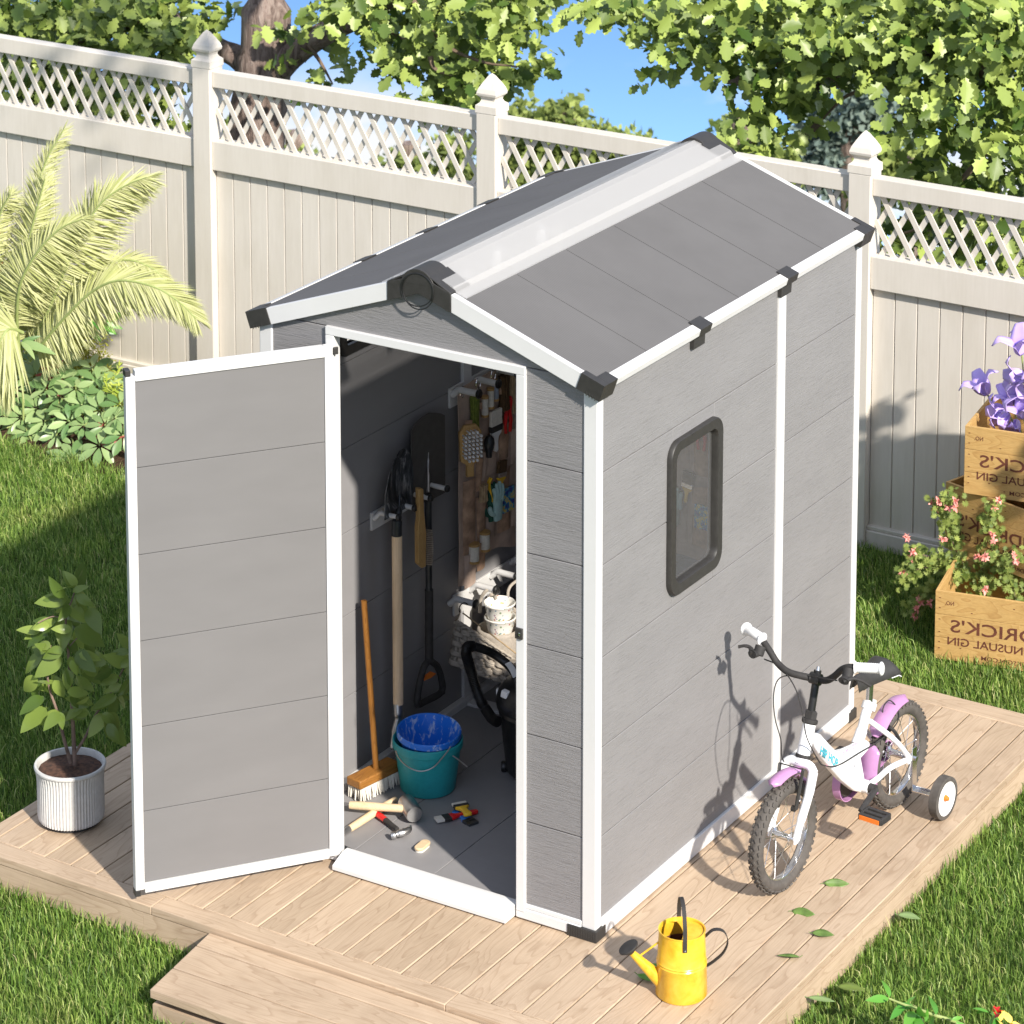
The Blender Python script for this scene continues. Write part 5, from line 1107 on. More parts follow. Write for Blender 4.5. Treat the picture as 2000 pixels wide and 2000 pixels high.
# brakes
mb = MB()
for s in (-1, 1):
    t = bp(735, 1045, .045) if s > 0 else bp(590, 1000, -.045); e = bp(690, 1290, .030) if s > 0 else FH+bn*-.03+UZ*.10
    mb.tube([t, e], [.0085, .010], 10, flat=.6); mb.tube([e-bn*s*.002, e-bn*s*.014], .010, 10)
mb.tube([bp(735, 1040, .045), bp(585, 998, -.045)], .0022, 6)
mb.tube(catmull([bp(1275, 770, .030), bp(1310, 800, .040), bp(1340, 850, .035)], 4), .010, 10, flat=.6); mb.tube(catmull([bp(1235, 770, -.02), bp(1250, 800, -.035)], 4), .010, 8)
mb.build('brake_arm', 'black', bike)
# saddle
SP = bp(1160, 470); mb = MB(); mb.tube([ST, SP+UZ*.006], .0115, 16); mb.build('seat_post', 'chrome', bike)
mb = MB(); NSd = 20; nn = 13; top = []; 
for i in range(NSd+1):
    t = i/NSd; y = -.115+.205*t; w = .018+.010*t+.040*max(0, (t-.30)/.70)**1.1*(1 if t < .93 else 1-.45*((t-.93)/.07)**2)
    for k in range(nn):
        f = -1+2*k/(nn-1); back = -.020*(1-abs(f))*max(0, t-.6)/.4; zt = .040*(1-abs(f)**2.4)-.032+.012*t+(.004 if t < .15 else 0)-(.016*(t-.9)/.1 if t > .9 else 0)
        top.append(SP+bt*(y+back+.012)+bn*w*f+UZ*(zt+.034))
k = len(top); bot = [p-UZ*.012 if 1 else p for p in top]
fs = [(i*nn+j, i*nn+j+1, (i+1)*nn+j+1, (i+1)*nn+j) for i in range(NSd) for j in range(nn-1)]; fs += [(k+a, k+d, k+c, k+b) for a, b, c, d in list(fs)]
rim_ = [j for j in range(nn)]+[i*nn+nn-1 for i in range(1, NSd+1)]+[NSd*nn+j for j in range(nn-2, -1, -1)]+[i*nn for i in range(NSd-1, 0, -1)]
fs += [(rim_[i], rim_[(i+1) % len(rim_)], k+rim_[(i+1) % len(rim_)], k+rim_[i]) for i in range(len(rim_))]
mb.add(top+bot, fs); sd_o = mb.build('saddle', 'black', bike, ang=60)
mb = MB(); mb.tube([bot[i]-UZ*.001 for i in range((NSd-5)*nn+nn-1, NSd*nn+nn, nn)]+[bot[NSd*nn+j]-UZ*.001 for j in range(nn-2, -1, -1)], .0016, 6, cap=False); mb.build('piping', 'plasticwhite', sd_o)
# mudguards
def guard(c, r, a0, a1, hw, name):
    mb = MB(); n = 20; L = []
    for lay in (0, .0022):
        for i in range(n+1):
            a = R_(a0+(a1-a0)*i/n); tp = min(1, min(i, n-i)/3+.35)
            for j in range(7):
                f = -1+j/3; rad = bt*math.cos(a)+UZ*math.sin(a); L.append(c+rad*(r-.010*f*f-lay)+bn*hw*f*tp)
    m = (n+1)*7; fs = [(i*7+j, i*7+j+1, (i+1)*7+j+1, (i+1)*7+j) for i in range(n) for j in range(6)]; fs += [(m+a, m+d, m+c_, m+b) for a, b, c_, d in list(fs)]
    for i in range(n): fs += [(i*7, (i+1)*7, m+(i+1)*7, m+i*7), (i*7+6, m+i*7+6, m+(i+1)*7+6, (i+1)*7+6)]
    for j in range(6): fs += [(j, m+j, m+j+1, j+1), (n*7+j, n*7+j+1, m+n*7+j+1, m+n*7+j)]
    mb.add(L, fs); mb.build(name, 'lilac', bike, ang=60)
guard(FH, WR+.038, 110, 62, .024, 'front_mudguard'); guard(FH, WR+.014, 62, 32, .022, 'front_mudguard'); guard(RH, WR+.016, 205, 150, .032, 'rear_mudguard'); guard(RH, WR+.020, 142, 78, .030, 'rear_mudguard')
# chain guard, chain ring, cranks
off = -.052; cgl = []
c1, c2 = BB+bn*off, RH+bn*off
mb = MB(); o_ = []
for a in np.linspace(90, 270, 15): o_.append(c1+bt*math.cos(R_(a))*.066+UZ*math.sin(R_(a))*.066)
for a in np.linspace(-90, 90, 9): o_.append(c2+bt*math.cos(R_(a))*.034+UZ*math.sin(R_(a))*.034)
mb.strip(o_+[o_[0]], bn*.014, .003); mb.prism([p-bn*.013 for p in o_], -bn*.003); mb.build('chain_guard', 'lilac', bike)
mb = MB(); mb.lathe([(.0004, -.003), (.050, -.003), (.054, 0), (.050, .003), (.0004, .003)], BB+bn*-.045, bn, 28); mb.lathe([(.0004, -.003), (.026, -.003), (.026, .003), (.0004, .003)], RH+bn*-.045, bn, 20); mb.build('sprocket', 'black', bike)
CE = bp(1098, 1300, .078); mb = MB(); q0 = BB+bn*.058; mb.tube([BB+bn*.034, q0], .016, 14); mb.tube([q0, CE], [.012, .009], 12, flat=.7); mb.build('crank', 'rubber', bike); mb = MB(); mb.tube([BB-bn*.058, 2*BB-CE], [.012, .009], 10, flat=.7); mb.build('crank', 'rubber', bike)
for c, s in ((CE, 1), (2*BB-CE, -1)):
    mb = MB(); p = c+bn*s*.052-UZ*.002; mb.tube([c, c+bn*s*.02], .006, 8)
    for a in (-.026, 0, .026): mb.obox(p+bt*a, bt*.0075, bn*.042, UZ*.010)
    mb.obox(p-bn*.038*s, bt*.034, bn*.004, UZ*.0105); mb.obox(p+bn*.040*s, bt*.030, bn*.005, UZ*.0105); pd = mb.build('pedal', 'rubber', bike, bevel=.002)
    for f_ in (-1, 1): mb = MB(); mb.obox(p+bt*.0355*f_, bt*.0018, bn*.036, UZ*.007); mb.build('reflector', 'orange', pd)
# training wheels
for s in (1, -1):
    tc_ = BR_+bn*.170*s+bt*.012+UZ*.072; e = RH+bn*.062*s+bt*.006
    w = MB(); w.strip([e+UZ*.040, e, np.array((e[0], e[1], .068))+bt*.004], bt*.0145, .004); w.strip([np.array((e[0], e[1], .068))+bt*.004-bn*.002*s, tc_-bn*.02*s], bt*.0145, .005); w.strip([np.array((e[0], e[1], .068))+bt*.017, tc_-bn*.02*s+bt*.013], UZ*.008, .003); bk_ = w.build('training_bracket', 'chrome', bike, bevel=.001)
    mb = MB(); mb.lathe([(.0004, -.010), (.008, -.010), (.008, .010), (.0004, .010)], e+UZ*.0, bn, 6); mb.build('bracket_nut', 'chrome', bk_)
    tw = MB(); tw.lathe([(.058, -.016), (.068, -.016)]+[(.0715+.0008*(i % 2), -.015+.0023*i) for i in range(14)]+[(.068, .017), (.058, .017)], tc_, bn, 48, cap=False); tw = tw.build('training_wheel', 'tyre', bike, ang=40)
    mb = MB(); mb.lathe([(.0004, s*.008), (.020, s*.009), (.048, s*.006), (.054, s*.013), (.059, s*.015), (.0595, -s*.015), (.050, -s*.012), (.0004, -s*.010)], tc_, bn, 40); mb.build('disc', 'plasticwhite', tw)
    mb = MB(); mb.lathe([(.0004, s*.024), (.006, s*.022), (.010, s*.014), (.011, s*.008), (.0004, s*.008)], tc_, bn, 16); mb.build('hub_cap', 'orange', tw)

# ================================================================== watering can
wc = np.array((.345, -.090, .001)); can = thing('watering_can', wc, 'glossy yellow watering can with black handles and black rose on the deck', 'watering can')
rb, rt_, hh = .0775, .0690, .205
wc0 = np.array(atz(1180+970/6.44, 1720+1585/6.44, 0)); camd = (CAM[:2]-wc0[:2]); camd /= np.linalg.norm(camd); wc = np.array((wc0[0]-camd[0]*rb, wc0[1]-camd[1]*rb, .001)); can.location = Vector(wc)
mb = MB(); mb.lathe([(.0004, 0), (rb-.003, 0), (rb, .004), (.0745, .098), (.0760, .101), (.0735, .105), (.0755, .109), (.0730, .112), (rt_, hh-.004), (rt_+.0022, hh-.002), (rt_+.0018, hh+.001), (rt_-.002, hh), (rt_-.003, hh-.012)], wc, seg=64); mb.build('body', 'yellowcan', can, ang=40)
sdir = np.array(atz(1180+340/6.44, 1720+890/6.44, .14))-wc; sdir[2] = 0; sdir /= np.linalg.norm(sdir)
pv = np.array((-sdir[1], sdir[0], 0))
# half lid
mb = MB(); lidp = [wc+UZ*(hh-.008)+(sdir*math.cos(a)+pv*math.sin(a))*(rt_-.0035) for a in np.linspace(R_(62), R_(298), 30)]; lidp += [wc+UZ*(hh-.008)+sdir*(.010+.012*(1-(f*2-1)**2)*-1)+pv*(rt_*.86)*(f*2-1) for f in np.linspace(.02, .98, 9)]; mb.prism(lidp, UZ*.002); mb.build('lid', 'yellowcan', can)
mb = MB(); mb.lathe([(.0004, .004), (rb-.006, .004), (rt_-.006, hh-.05)], wc, seg=40); mb.build('inside', 'ink', can)
s0 = wc+sdir*.058+UZ*.038; s1 = wc+sdir*.150+UZ*.135
mb = MB(); mb.tube([s0, s0+(s1-s0)*.5, s1], [.0235, .0170, .0098], 20); mb.build('spout', 'yellowcan', can)
sd2 = (s1-s0)/np.linalg.norm(s1-s0); ra = sd2*.75+UZ*.35; ra /= np.linalg.norm(ra)
mb = MB(); mb.lathe([(.0095, -.020), (.0305, -.003), (.032, 0), (.0312, .003), (.026, .0045), (.0004, .006)], s1+ra*.020, ra, 36); mb.build('rose', 'rubber', can)
mb = MB(); mb.tube([wc+sdir*(rt_+.001)+UZ*.165, s0+(s1-s0)*.80+UZ*.004], .0030, 8); mb.build('brace', 'yellowcan', can)
hdl = catmull([wc+pv*.0725+UZ*.168, wc+pv*.0715+UZ*.20, wc+pv*.066+UZ*.245, wc+pv*.038+UZ*.285, wc+UZ*.297, wc-pv*.038+UZ*.285, wc-pv*.066+UZ*.245, wc-pv*.0715+UZ*.20, wc-pv*.0725+UZ*.168], 6)
mb = MB(); mb.strip(hdl, sdir*.0062, .0022); mb.build('top_handle', 'rubber', can)
hdl = catmull([wc-sdir*.070+UZ*.178, wc-sdir*.095+UZ*.198, wc-sdir*.125+UZ*.192, wc-sdir*.138+UZ*.160, wc-sdir*.126+UZ*.125, wc-sdir*.098+UZ*.098, wc-sdir*.0755+UZ*.083], 6)
mb = MB(); mb.strip(hdl, pv*.0075, .0024); mb.build('back_handle', 'rubber', can)
for s in (1, -1):
    mb = MB(); mb.lathe([(.0004, .004), (.0025, .003), (.003, 0), (.0004, 0)], wc+pv*s*.0737+UZ*.174, pv*s, 10); mb.build('rivet', 'chrome', can)

# ================================================================== leaves
def leaf_t(nx=4, ny=7, w=.5, prof=None, fold=.18, droop=.25, curl=0):
    tv = []; tf = []
    prof = prof or (lambda t: math.sin(math.pi*t**.85)**.9)
    for j in range(ny+1):
        t = j/ny; hw = w*.5*max(.012, prof(t))
        for i in range(nx+1):
            f = -1+2*i/nx; tv.append((f*hw, t, fold*abs(f)*hw-droop*t*t))
    for j in range(ny):
        for i in range(nx): a = j*(nx+1)+i; tf.append((a, a+1, a+nx+2, a+nx+1))
    return tv, tf
BROAD = leaf_t(4, 8, .50, lambda t: math.sin(math.pi*min(1, t**.72))**.8, .16, .28)
OVAL = leaf_t(4, 6, .40, lambda t: math.sin(math.pi*t**1.25)**.75, .14, .18)
LANCE = leaf_t(2, 6, .20, None, .2, .3); NEEDLE = leaf_t(1, 4, .05, lambda t: (1-t)**.6*min(1, t*9+.3), 0, .22); SMALL = ([(0, 0, 0), (.3, .5, .05), (0, 1, 0), (-.3, .5, .05)], [(0, 1, 2, 3)])
# ---- potted camellia
pc = np.array((-1.880, -.228, 0)); pot = thing('plant_pot', pc, 'light grey ribbed plant pot holding soil, on the deck corner', 'plant pot')
mb = MB(); mb.lathe([(.0004, .002), (.094, .002), (.094, .012)], pc, seg=64); mb.build('base', 'rubber', pot)
mb = MB(); N = 128; pr_ = [(.100, .0125), (.106, .016), (.109, .03), (.109, .150), (.1105, .172), (.1145, .190)]; mb.lathe(pr_, pc, seg=N, flute=.017); mb.lathe([(.1145, .190), (.1185, .193), (.1195, .199), (.117, .204), (.110, .204), (.107, .198), (.106, .180), (.0004, .180)], pc, seg=64); mb.build('body', 'pot', pot, ang=30)
mb = MB(); k = 24; rings = [[(pc[0]+.1055*r*math.cos(a), pc[1]+.1055*r*math.sin(a), .184+.008*(1-r*r)+RNG.normal()*.0015) for a in np.linspace(0, 2*math.pi, k, endpoint=False)] for r in (1, .8, .6, .4, .2)]
vs = [p for r in rings for p in r]+[(pc[0], pc[1], .193)]; mb.add(vs, [(j*k+i, j*k+(i+1) % k, (j+1)*k+(i+1) % k, (j+1)*k+i) for j in range(4) for i in range(k)]+[(4*k+i, 4*k+(i+1) % k, 5*k) for i in range(k)]); mb.build('soil', 'soil', pot)
cl_ = thing('potted_shrub', pc+UZ*.185, 'young shrub with glossy oval leaves growing in the ribbed grey pot', 'plant')
hv = np.array((CAM[0]-pc[0], CAM[1]-pc[1], 0)); hv /= np.linalg.norm(hv)
def q_(a, b, d=0): return atp(a/3.22, 1080+b/3.22, pc+hv*d, hv)
mb = MB(); mb.tube(catmull([q_(472, 1345), q_(462, 1150), q_(452, 950), q_(440, 760), q_(425, 560), q_(415, 400), q_(455, 290), q_(480, 200)], 5), list(np.linspace(.0078, .002, 36)), 9)
mb.tube(catmull([q_(445, 1320), q_(405, 1180), q_(360, 1000), q_(310, 850), q_(298, 720), q_(320, 580)], 5), list(np.linspace(.0066, .002, 26)), 8); mb.tube(catmull([q_(475, 1255), q_(540, 1150), q_(600, 1020, -.03), q_(690, 890, -.05), q_(790, 700, -.06), q_(830, 620, -.06)], 5), list(np.linspace(.0052, .0018, 26)), 8)
mb.tube(catmull([q_(440, 760), q_(520, 700), q_(600, 640)], 4), .0022, 6); mb.tube(catmull([q_(415, 420), q_(330, 400), q_(240, 440)], 4), .002, 6); mb.tube(catmull([q_(425, 600), q_(500, 520), q_(560, 470)], 4), .002, 6); mb.build('stem', 'bark', cl_)
lv_ = [(470, 220, 372, 150), (480, 215, 420, 135), (480, 220, 585, 148), (440, 300, 285, 300), (420, 300, 222, 285), (440, 330, 380, 380), (470, 270, 640, 325), (480, 270, 575, 310), (435, 330, 545, 435), (555, 345, 640, 495), (400, 400, 385, 575), (325, 455, 178, 595), (250, 500, 108, 465), (320, 440, 225, 410), (470, 470, 660, 580), (420, 560, 525, 630), (540, 550, 580, 610), (395, 600, 275, 665), (385, 650, 222, 770), (270, 635, 112, 625), (440, 650, 490, 720), (480, 620, 625, 725), (500, 720, 690, 770), (425, 730, 430, 870), (470, 790, 590, 855), (235, 780, 95, 895), (350, 810, 270, 860), (340, 800, 392, 890), (290, 850, 205, 890), (430, 900, 615, 890), (275, 905, 122, 1000), (290, 975, 148, 1150), (380, 1005, 322, 1135), (380, 1000, 250, 1080), (400, 990, 410, 1060), (440, 930, 530, 970), (520, 960, 410, 1010), (660, 1010, 555, 1150), (735, 900, 615, 1005), (765, 830, 660, 880), (740, 780, 655, 830), (670, 690, 630, 630), (810, 690, 660, 650), (815, 600, 755, 540), (830, 800, 780, 870), (745, 910, 850, 960), (690, 1000, 770, 1110), (660, 1075, 750, 1215), (640, 1010, 715, 1065), (620, 740, 690, 775), (560, 1000, 480, 1010), (600, 660, 520, 745), (320, 590, 230, 560), (450, 480, 330, 480), (380, 860, 300, 830), (500, 930, 560, 1000), (700, 730, 620, 790), (780, 740, 850, 740), (830, 860, 900, 900), (690, 940, 640, 960)]
P, NN, DD, S_ = [], [], [], []
for (a, b, c, d) in lv_:
    dz = RNG.uniform(-.05, .06); p = q_(a, b, dz); e = q_(c, d, dz+RNG.uniform(-.03, .05)); v = e-p; L = np.linalg.norm(v); P.append(p); DD.append(v); S_.append((L*RNG.uniform(.98, 1.15) if L > .06 else .07, max(L, .065), max(L, .065))); NN.append(np.array(SUND)*.55+hv*.45+UZ*.35+RNG.normal(size=3)*.38)
for i in range(0, len(lv_), 1):
    a, b, c, d = lv_[i]; dz = RNG.uniform(-.08, .08); ja, jb = RNG.uniform(-26, 26, 2); p = q_(a+ja, b+jb, dz); an = RNG.uniform(-.9, .9); vx, vy = c-a, d-b; e = q_(a+ja+vx*math.cos(an)-vy*math.sin(an), b+jb+vx*math.sin(an)+vy*math.cos(an), dz+RNG.uniform(-.04, .04)); v = e-p; L = max(.055, min(.085, np.linalg.norm(v)*.8)); P.append(p); DD.append(v); S_.append((L, L, L)); NN.append(np.array(SUND)*.5+hv*.4+UZ*.4+RNG.normal(size=3)*.45)
cloud('leaves', BROAD[0], BROAD[1], P, NN, DD, np.array(S_), 'camelleaf', cl_, True)

# ================================================================== planting by the left fence
def yb(y): return lambda a, b: aty(a, b, y)
# palm
pm = thing('palm', aty(40, 760, 2.95)*np.array((1, 1, 0))+np.array((0, 0, G0)), 'pale feathery palm arching in front of the left fence', 'palm')
fronds = [([(30, 690, 2.95), (28, 640, 2.95), (36, 545, 2.95), (62, 420, 2.97), (88, 320, 3.0), (124, 254, 3.05)], .11, .11), ([(38, 690, 2.9), (34, 640, 2.9), (45, 520, 2.88), (68, 425, 2.88), (88, 350, 2.9)], .13, .12), ([(50, 690, 2.9), (60, 672, 2.9), (93, 611, 2.88), (118, 549, 2.86), (149, 478, 2.86), (192, 403, 2.88), (240, 365, 2.92), (286, 346, 2.95)], .175, .16),
          ([(58, 705, 2.8), (67, 692, 2.8), (118, 630, 2.78), (174, 574, 2.78), (230, 548, 2.78), (300, 560, 2.8), (350, 590, 2.82), (382, 622, 2.82)], .155, .15), ([(60, 690, 3.1), (110, 610, 3.1), (180, 535, 3.12), (240, 508, 3.15), (290, 520, 3.18), (325, 548, 3.2)], .10, .12), ([(45, 650, 2.7), (30, 644, 2.66), (14, 645, 2.6), (0, 668, 2.56), (-12, 700, 2.55)], .27, .20), ([(38, 690, 2.85), (33, 617, 2.8), (42, 549, 2.76), (78, 486, 2.76), (120, 445, 2.78), (160, 428, 2.8)], .14, .13), ([(20, 690, 2.95), (5, 600, 2.9), (-10, 500, 2.85), (0, 420, 2.85), (20, 380, 2.85)], .12, .12)]
P, NN, DD, S_ = [], [], [], []; mb = MB()
for pts, ll, r0 in fronds:
    c = np.array(catmull([aty(a, b, y) for a, b, y in pts], 16)); n = len(c); mb.tube(list(c[::4])+[c[-1]], list(np.linspace(.0085, .002, len(c[::4])+1)), 7)
    for i in range(int(n*.16), n):
        t = (i-n*.16)/(n*.84); tan = c[min(i+1, n-1)]-c[max(i-1, 0)]; tan = tan/np.linalg.norm(tan); up = np.array((.35, -.55, .75)); sd = np.cross(tan, up); sd /= np.linalg.norm(sd)
        L = ll*(.55+.9*math.sin(math.pi*min(1, .18+t*.80)))*.92
        for s in (-1, 1):
            for rep in range(4):
                P.append(c[i]+tan*RNG.uniform(-.006, .006)); d = sd*s*(1-.5*t)+tan*(.62+.6*t)-UZ*.06+RNG.normal(size=3)*.028; DD.append(d); NN.append(up*.6+np.array(SUND)*.5+sd*s*.25+RNG.normal(size=3)*.12); q = L*RNG.uniform(.9, 1.06); S_.append((q*.95, q, q*.7))
mb.build('rachis', 'stem', pm); cloud('fronds', NEEDLE[0], NEEDLE[1], P, NN, DD, np.array(S_), 'palmleaf', pm)
# clipped yellow bush
c = aty(128, 690, 3.28); bs = thing('golden_bush', (c[0], 3.28, G0), 'fine leaved yellow green bush beneath the palm at the fence', 'bush')
P = []
for bx, by, br in ((100, 640, 42), (140, 650, 40), (165, 680, 38), (110, 690, 45), (150, 715, 42), (178, 725, 28), (80, 670, 32), (120, 735, 40), (185, 745, 22), (75, 720, 30)):
    q = aty(bx, by, 3.28); r = br/430.; d = RNG.normal(size=(900, 3)); d /= np.linalg.norm(d, axis=1)[:, None]; P.append(q+d*(RNG.random(900)**.35)[:, None]*np.array((r, .16, r))*(1+.12*RNG.normal(size=(900, 1))))
P = np.concatenate(P); P = P[P[:, 2] > G0]; cloud('foliage', SMALL[0], SMALL[1], P, RNG.normal(size=P.shape)+np.array(SUND), RNG.normal(size=P.shape), RNG.uniform(.009, .017, len(P)), 'bushleaf', bs)
mb = MB()
for k in range(7): e = P[RNG.integers(0, len(P))]; mb.tube([(c[0]+RNG.normal()*.03, 3.28, G0), (np.array((c[0], 3.28, G0))+e)/2, e], [.008, .005, .002], 6)
mb.build('stem', 'twig', bs)
# scheffleras
def schef(cl, y0, label):
    c = np.mean([aty(a, b, y)[:2] for a, b, y, s in cl], 0); o = thing('umbrella_plant', (c[0], c[1], G0), label, 'plant', 'umbrella plants in the left bed'); P, NN, DD, S_ = [], [], [], []; mb = MB()
    for a, b, y, s in cl:
        p = aty(a, b, y); nrm = UZ*.8+np.array(SUND)*.35+np.array((.25, -.55, 0))*RNG.uniform(.2, 1.2)+RNG.normal(size=3)*.22; nrm /= np.linalg.norm(nrm); u, w = _perp(nrm); u, w = np.array(u), np.array(w); k = RNG.integers(7, 10); a0 = RNG.uniform(0, 6)
        for i in range(k):
            an = a0+2*math.pi*i/k; d = u*math.cos(an)+w*math.sin(an)-nrm*.18; L = s*RNG.uniform(.82, 1.1); P.append(p+d*.012); DD.append(d); NN.append(nrm+RNG.normal(size=3)*.12); S_.append((L, L, L))
        g0 = np.array((c[0]+(p[0]-c[0])*.35, c[1]+(p[1]-c[1])*.35+.05, max(G0, p[2]-.45))); mb.tube(catmull([g0, (g0+p)/2+np.array((0, .02, .02))+RNG.normal(size=3)*.015, p], 5), [.0042]*5+[.0036]*5+[.0028], 6)
    mb.build('stem', 'stem', o); cloud('leaves', OVAL[0], OVAL[1], P, NN, DD, np.array(S_), 'schefleaf', o, True)
r_ = lambda l: [(a, b, y, s*RNG.uniform(.9, 1.1)) for a, b, y, s in l]
schef(r_([(15, 868, 2.60, .105), (-20, 820, 2.6, .10), (62, 862, 2.62, .085), (85, 835, 2.68, .085), (42, 815, 2.72, .08), (15, 790, 2.75, .085), (70, 798, 2.78, .08), (30, 760, 2.85, .08), (-8, 760, 2.8, .09), (0, 840, 2.66, .085), (55, 845, 2.66, .08)]), 2.7, 'green umbrella plant leaning over the lawn at the left picture edge')
schef(r_([(141, 895, 2.55, .115), (128, 800, 2.75, .085), (118, 775, 2.8, .09), (90, 760, 2.85, .085), (148, 758, 2.82, .09), (70, 735, 2.95, .085), (98, 740, 2.92, .08), (120, 742, 2.95, .07), (88, 822, 2.70, .09), (135, 822, 2.68, .085), (160, 790, 2.76, .08), (110, 850, 2.64, .075), (60, 705, 3.05, .08), (75, 720, 3.0, .085)]), 2.75, 'green umbrella plant with the lowest leaf rosette, middle of the bed')
schef(r_([(194, 870, 2.60, .10), (190, 745, 2.9, .09), (170, 775, 2.82, .085), (205, 765, 2.86, .085), (225, 815, 2.72, .095), (195, 800, 2.78, .08), (240, 850, 2.66, .09), (186, 760, 2.9, .075), (215, 740, 2.98, .075), (235, 790, 2.8, .09), (180, 720, 3.05, .08), (150, 718, 3.08, .08), (125, 715, 3.05, .08), (210, 720, 3.1, .07), (165, 830, 2.7, .08), (205, 830, 2.7, .085)]), 2.8, 'green umbrella plant beside the open door edge')
# red leaved plants and fern
def tuft(name, base, tips, mat, tmpl, label, cat, w=1.0, grp=None, mat2=None):
    b0 = aty(*base); o = thing(name, (b0[0], b0[1], G0), label, cat, grp); P, NN, DD, S_ = [], [], [], []; mb = MB(); mb.tube([(b0[0], b0[1], G0-.02), b0], .005, 6); mb.build('stem', 'stem', o)
    for t in tips:
        e = aty(*t[:3]); s = aty(*t[3:6]) if len(t) > 3 else b0; v = e-s; L = np.linalg.norm(v); P.append(s); DD.append(v); NN.append(np.array((.45, -.6, .5))+RNG.normal(size=3)*.3); S_.append((L*w, L, L*.6))
    cloud('leaves', tmpl[0], tmpl[1], P, NN, DD, np.array(S_), mat, o, True)
tuft('red_leaf_plant', (95, 735, 2.98), [(96, 702, 2.97), (80, 712, 2.97), (112, 708, 2.97), (70, 735, 2.96), (118, 730, 2.96), (90, 770, 2.93), (78, 765, 2.94), (112, 768, 2.93), (128, 745, 2.97), (100, 760, 2.9)], 'redleaf', BROAD, 'red leaved plant poking out between the umbrella plants below the palm', 'plant', .8)
tuft('red_leaf_plant', (205, 845, 2.74), [(190, 818, 2.73), (182, 832, 2.73), (178, 850, 2.7), (222, 832, 2.73), (235, 850, 2.71), (215, 866, 2.7), (196, 868, 2.7), (240, 866, 2.7), (172, 862, 2.7), (208, 815, 2.75)], 'redleaf', BROAD, 'red leaved plant low beside the open door edge', 'plant', .8)
fb = []
for a0, b0, a1, b1 in ((215, 770, 232, 715), (215, 772, 245, 745), (210, 775, 190, 800), (212, 778, 165, 808), (215, 780, 240, 800), (214, 770, 205, 735)):
    for t in np.linspace(.1, 1, 9):
        x, y = a0+(a1-a0)*t, b0+(b1-b0)*t; dx, dy = (a1-a0), (b1-b0); L = math.hypot(dx, dy); px_, py_ = -dy/L, dx/L
        for s in (-1, 1): fb.append((x+dx/L*7+px_*s*13*(1.1-t), y+dy/L*7+py_*s*13*(1.1-t), 2.84, x, y, 2.85))
tuft('fern', (214, 775, 2.86), fb, 'fernleaf', LANCE, 'bright yellow green fern tucked by the door edge', 'fern', 1.2)
tuft('green_sprig', (172, 640, 3.30), [(230, 621, 3.25, 205, 630, 3.27), (222, 632, 3.25, 198, 633, 3.27), (214, 618, 3.26, 195, 630, 3.28), (208, 640, 3.25, 186, 636, 3.28), (196, 618, 3.27, 182, 632, 3.29), (190, 650, 3.25, 172, 640, 3.29), (180, 622, 3.28, 168, 640, 3.3), (228, 630, 3.25, 208, 630, 3.27), (170, 628, 3.28, 160, 645, 3.3)], 'lilyleaf', LANCE, 'dark green leafy sprig sticking out of the yellow bush', 'plant', 1.6)
tuft('grey_leaf_plant', (42, 668, 2.72), [(80, 655, 2.68), (72, 668, 2.68), (60, 655, 2.7)], 'schefleaf', BROAD, 'grey green broad leaves among the palm stems', 'plant', .5)
# orange and red flowers at the left edge
fl = thing('orange_flower', aty(2, 690, 3.15)*np.array((1, 1, 0))+np.array((0, 0, G0)), 'orange and yellow flower spike behind the palm at the left edge', 'flower')
mb = MB(); mb.tube([(fl.location.x, 3.15, G0), aty(2, 560, 3.15)], .006, 6); mb.build('stem', 'stem', fl)
for mt, y0, n_ in (('orangepetal', 540, 16), ('yellowpetal', 560, 12)):
    P = [aty(RNG.uniform(-12, 16), y0+RNG.uniform(-35, 25), 3.12+RNG.uniform(-.04, .04)) for _ in range(n_)]; cloud('petals', BROAD[0], BROAD[1], P, RNG.normal(size=(n_, 3))+np.array((.5, -.6, .4)), RNG.normal(size=(n_, 3))+np.array((0, 0, .5)), RNG.uniform(.03, .055, n_), mt, fl)
o = thing('red_flower', aty(2, 470, 3.2)*np.array((1, 1, 0))+np.array((0, 0, G0)), 'red flower bloom at the left edge above the orange one', 'flower')
P = [aty(2, 457, 3.18)]*6; cloud('petals', BROAD[0], BROAD[1], P, RNG.normal(size=(6, 3))+np.array((.3, -.5, .8)), [(math.cos(a), math.sin(a)*.5, .2) for a in np.linspace(0, 5.2, 6)], np.full(6, .045), 'red', o); mb = MB(); mb.tube([(o.location.x, 3.2, G0), aty(2, 457, 3.2)], .004, 6); mb.build('stem', 'stem', o)

